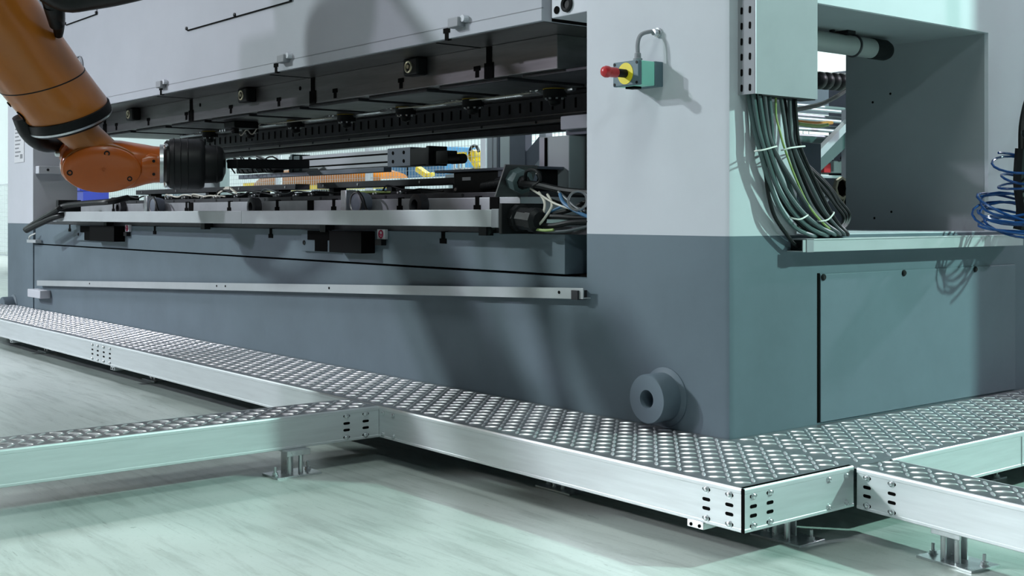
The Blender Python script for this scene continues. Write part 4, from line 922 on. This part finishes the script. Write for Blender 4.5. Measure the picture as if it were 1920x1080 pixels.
for x0, x1, m in ((-6.06,-5.98,'frame_light'),(-5.965,-5.91,'frame_light'),(-5.90,-5.875,'frame_grey'),(-5.86,-5.72,'wallw'),(-5.715,-5.49,'frame_grey'),(-5.29,-5.20,'frame_light')):
    MB().box(x0, x1, 3.5, 3.58, 0, 3.0).build('upright', m, fr, bevel=0.003)
MB().prism([(-5.50,3.51,1.44),(-5.50,3.51,1.66),(-5.22,3.51,1.86),(-5.22,3.51,1.66)], (0,0.06,0)).build('brace', 'frame_grey', fr)
MB().box(-6.6, -4.8, 3.4, 3.62, 1.44, 1.49).build('table_edge', 'frame_light', fr)
MB().box(-6.0, -3.2, 3.45, 3.6, 0.4, 1.44).build('panel', 'frame_grey', fr)
# orange machine arm lying behind the fence
oa = thing('orange_arm', 'long orange machine arm with a yellow lower edge behind the fence', 'machine', (-14.2, 6.6, 0))
MB().rings([[(x, 6.5+0.25*math.cos(2*math.pi*j/16), z+h*math.sin(2*math.pi*j/16)) for j in range(16)] for x, z, h in ((-16.35,1.62,0.06),(-16.2,1.66,0.12),(-15.6,1.70,0.16),(-14.5,1.70,0.17),(-13.2,1.68,0.165),(-12.5,1.66,0.13),(-12.25,1.64,0.10))]).build('arm', 'orange', oa)
MB().box(-16.7, -12.3, 6.3, 6.7, 1.50, 1.575).box(-16.85,-16.3,6.3,6.5,1.56,1.66).build('yellow_edge', 'yellow2', oa, bevel=0.01)
MB().cyl((-14.3,6.6,0),(-14.3,6.6,1.5),0.3,20).build('pedestal', 'frame_grey', oa)
ob = thing('white_bench', 'white bench with an olive post behind the fence at left', 'bench', (-17.5, 6.0, 0))
MB().box(-19.6, -17.0, 5.6, 6.4, 1.48, 1.54).box(-19.4,-17.1,5.7,6.3,0,1.48).build('body', 'wallw', ob)
MB().box(-18.35, -17.85, 5.9, 6.1, 1.54, 1.76).build('olive_post', 'olive', ob)
bn = thing('blue_bin', 'blue bin behind the press beside the left column', 'bin', (-18.3, 4.0, 0))
MB().box(-18.9, -18.0, 3.8, 4.4, 1.50, 1.66).build('rim', 'blue', bn, bevel=0.02)
MB().prism([(-18.8,3.9,0),(-18.1,3.9,0),(-18.0,3.85,1.5),(-18.9,3.85,1.5)], (0,0.45,0)).build('body', 'blue', bn)
yr = thing('yellow_robot', 'small yellow robot arm behind the press gap', 'robot', (-8.85, 5.6, 0))
MB().bar((-8.848,5.550,1.665), (-9.045,5.550,1.857), 0.12, 0.10).build('forearm', 'yellow2', yr, bevel=0.02)
MB().lathe((-8.965,5.490,1.832), (0,1,0), [(0.06,0),(0.07,0.02),(0.07,0.12),(0.05,0.14)], 16).build('joint', 'yellow2', yr)
MB().box(-9.3,-8.95,5.45,5.75,1.40,1.68).build('machine_block', 'frame_light', yr, bevel=0.01)
for k in range(3): MB().cyl((-9.25+0.09*k,5.44,1.66),(-9.25+0.09*k,5.44,1.86),0.018,8).build('cylinder_rod', 'zinc', yr)
MB().box(-9.28,-9.02,5.40,5.46,1.80,1.87).build('head', 'yellow2', yr)
MB().tube([(-9.02,5.5,1.85),(-8.98,5.5,1.93),(-8.88,5.5,1.94),(-8.83,5.5,1.87)],0.02,6).build('cable', 'black', yr)
MB().box(-9.2,-8.5,5.3,6.0,0,1.40).build('pedestal', 'frame_grey', yr)
yb = thing('yellow_fixture', 'small yellow fixture on a pale table below the robot beam', 'fixture', (-10.0, 5.55, 0))
MB().bar((-10.15,5.5,1.70),(-9.92,5.5,1.60),0.09,0.07).bar((-9.98,5.5,1.60),(-9.80,5.5,1.62),0.05,0.05).build('arm', 'yellow2', yb, bevel=0.01)
MB().box(-10.9,-9.35,5.4,6.0,1.50,1.58).box(-10.8,-9.4,5.45,5.95,0,1.50).build('table', 'wallw', yb)
cbx = thing('blue_grey_cabinet', 'blue grey electrical cabinet behind the fence at the middle of the gap', 'cabinet', (-11.0, 7.6, 0))
MB().box(-14.2,-12.2,7.4,8.0,0,2.15).build('body', 'cable_blue', cbx, bevel=0.01)
MB().box(-13.25,-13.22,7.39,7.4,0.1,2.1).build('door_gap', 'hole', cbx)

# things seen through the window in the right column
rk = thing('pipe_rack', 'stack of bright horizontal pipes seen through the right opening', 'pipe rack', (-2.3, 3.0, 0))
for k in range(7):
    z = 1.905 - 0.037*k
    MB().cyl((-2.6+0.10*(k%2),2.05,z),(-2.6+0.10*(k%2),4.6,z), 0.014, 10).build('pipe', 'frame_light', rk)
for yy in (2.7, 4.3): MB().box(-2.75,-2.35,yy,yy+0.07,0,2.2).build('rack_post', 'frame_grey', rk)
MB().box(-2.62,-2.40,2.05,4.7,1.60,1.66).build('rack_beam', 'cable_teal', rk)
bh = thing('black_hose_bundle', 'fat black corrugated hose seen through the right opening', 'hose', (-1.6, 2.4, 1.8))
pr_ = []
for k in range(16): pr_ += [(0.046, 0.07*k), (0.056, 0.07*k+0.02), (0.056, 0.07*k+0.05)]
MB().lathe((-1.600,2.618,1.927), (0.0,1,0.02), pr_, 16).build('sleeve', 'rubber', bh)
ec_ = tag(MB().tube([(-1.400,2.687,1.866),(-1.300,2.434,1.794),(-1.200,2.150,1.724),(-1.100,1.854,1.677),(-1.000,1.571,1.641)], 0.013, 8).build('cable', 'black'), 'black cable sagging across the right opening', 'cable')
lp = thing('light_panel', 'pale grey machine panel at the top of the right opening', 'panel', (-4.0, 4.0, 0))
MB().box(-4.2,-4.15,2.6,6.5,2.06,2.30).build('panel', 'frame_grey', lp)
MB().box(-4.2,-4.1,2.6,6.5,0,0.9).build('panel_foot', 'frame_grey', lp)
bf = thing('brace_frame', 'grey steel bracket with diagonal brace seen through the right opening', 'frame', (-2.4, 3.2, 0))
q0 = (-2.200,3.418,1.508); q1 = (-2.200,3.835,1.788); q2 = (-2.200,3.797,1.847)
MB().bar(q0, q1, 0.05, 0.05).build('brace', 'frame_light', bf)
MB().prism([(q0[0]-0.02,q0[1],q0[2]-0.03),(q1[0]-0.02,q1[1],q1[2]-0.02),(q1[0]-0.02,q1[1]+0.35,q1[2]-0.02),(q1[0]-0.02,q1[1]+0.35,q1[2]-0.18),(q1[0]-0.02,q1[1],q1[2]-0.18),(q0[0]-0.02,q0[1]+0.05,q0[2]-0.12)], (-0.03,0,0)).build('gusset', 'cable_teal', bf)
MB().box(q1[0]-0.05,q1[0],q1[1]-0.06,q1[1]+0.02,0,q2[2]).build('post', 'frame_light', bf)
oc_ = [((-1.900,2.841,1.700),(-1.900,3.023,1.698),(-1.900,3.194,1.709),'cable_orange','orange cable seen through the right opening behind the bundle'),
       ((-1.850,2.777,1.680),(-1.850,2.957,1.674),(-1.850,3.081,1.687),'cable_olive','yellow green cable seen through the right opening behind the bundle')]
for p0,p1,p2,m,lab in oc_: tag(MB().tube([p0,p1,p2],0.012,8).build('cable',m), lab, 'cable')
dbx = thing('dark_box', 'dark grey box standing in the right opening behind the cable bundle', 'box', (-1.0, 1.2, 1.0))
c0 = (-0.900,1.562,1.474); c1 = (-0.900,1.752,0.965)
MB().box(-1.15,-0.9,c0[1],c1[1],1.03,c0[2]).build('body', 'frame_grey', dbx, bevel=0.004)
gp = thing('gland_plate', 'dark plate with two brass hex glands in the right opening', 'plate', (-1.0, 1.7, 1.0))
g0 = (-0.950,1.832,0.992); g1 = (-0.950,2.086,1.295)
MB().box(-0.99,-0.95,g0[1],g1[1],1.03,g1[2]).build('plate', 'frame_grey', gp)
GQ = {1574: (-0.950,1.977,1.241), 1583: (-0.950,2.019,1.167)}
for px_, py_, r in ((1574,353,0.062),(1583,379,0.040)):
    q = GQ[px_]
    MB().lathe(q, (1,0,0), [(r,0),(r,0.02),(r*0.85,0.022),(r*0.78,0.022),(r*0.78,0.004)], 6 if r < .05 else 8, cap=False).build('hex_gland', 'gold', gp)
    MB().lathe(q, (1,0,0), [(r*0.80,0.001),(r*0.80,0.006)], 12).build('gland_bore', 'hole', gp)
for k in range(2):
    q = ((-0.93,1.795,1.21),(-0.93,1.84,1.205))[k]; MB().tube([(q[0],q[1],q[2]),(q[0]+0.03,q[1]-0.03,q[2]-0.01),(q[0]+0.05,q[1]-0.08,q[2]-0.04)],0.011,8).build('gland_cable','zinc',gp)
mc = thing('conveyor_unit', 'grey conveyor unit with small fittings seen through the right opening', 'machine', (-3.0, 3.9, 0))
m0 = (-2.600,4.009,1.509); m1 = (-2.600,4.488,1.414)
MB().box(-2.9,-2.6,m0[1],m1[1]+0.6,m1[2],m0[2]).build('beam', 'bolster', mc, bevel=0.005)
MB().box(-2.95,-2.55,m0[1]-0.2,m1[1]+0.6,m1[2]-0.10,m1[2]-0.02).build('rail', 'trough', mc, bevel=0.005)
MB().box(-2.60,-2.55,m0[1]+0.25,m0[1]+0.38,m1[2]+0.0,m1[2]+0.05).build('latch', 'black', mc)
MB().box(-2.62,-2.56,m0[1]-0.02,m0[1]+0.06,m1[2],m1[2]+0.07).build('red_block', 'red', mc)
for k in range(4): MB().lathe((-2.58,m0[1]+0.1+0.12*k,m0[2]+0.01),(0.5,0,1),[(0.014,0),(0.014,0.03),(0.008,0.05)],8).build('fitting',('zinc','black')[k%2],mc)
MB().box(-2.9,-2.6,m0[1],m1[1]+0.6,0,m1[2]-0.1).build('stand', 'frame_grey', mc)
wm2 = fence('mesh_fence', 'wire mesh fence seen low in the right opening', -5.2, -3.4, 4.9, 0.15, 1.9, 0.06, ())
# slab added out of view at right to shade the far press side
struct(MB().box(1.55, 1.70, 2.52, 3.7, 0, 6.5).build('shade_slab_right', 'wallw', smooth=False))
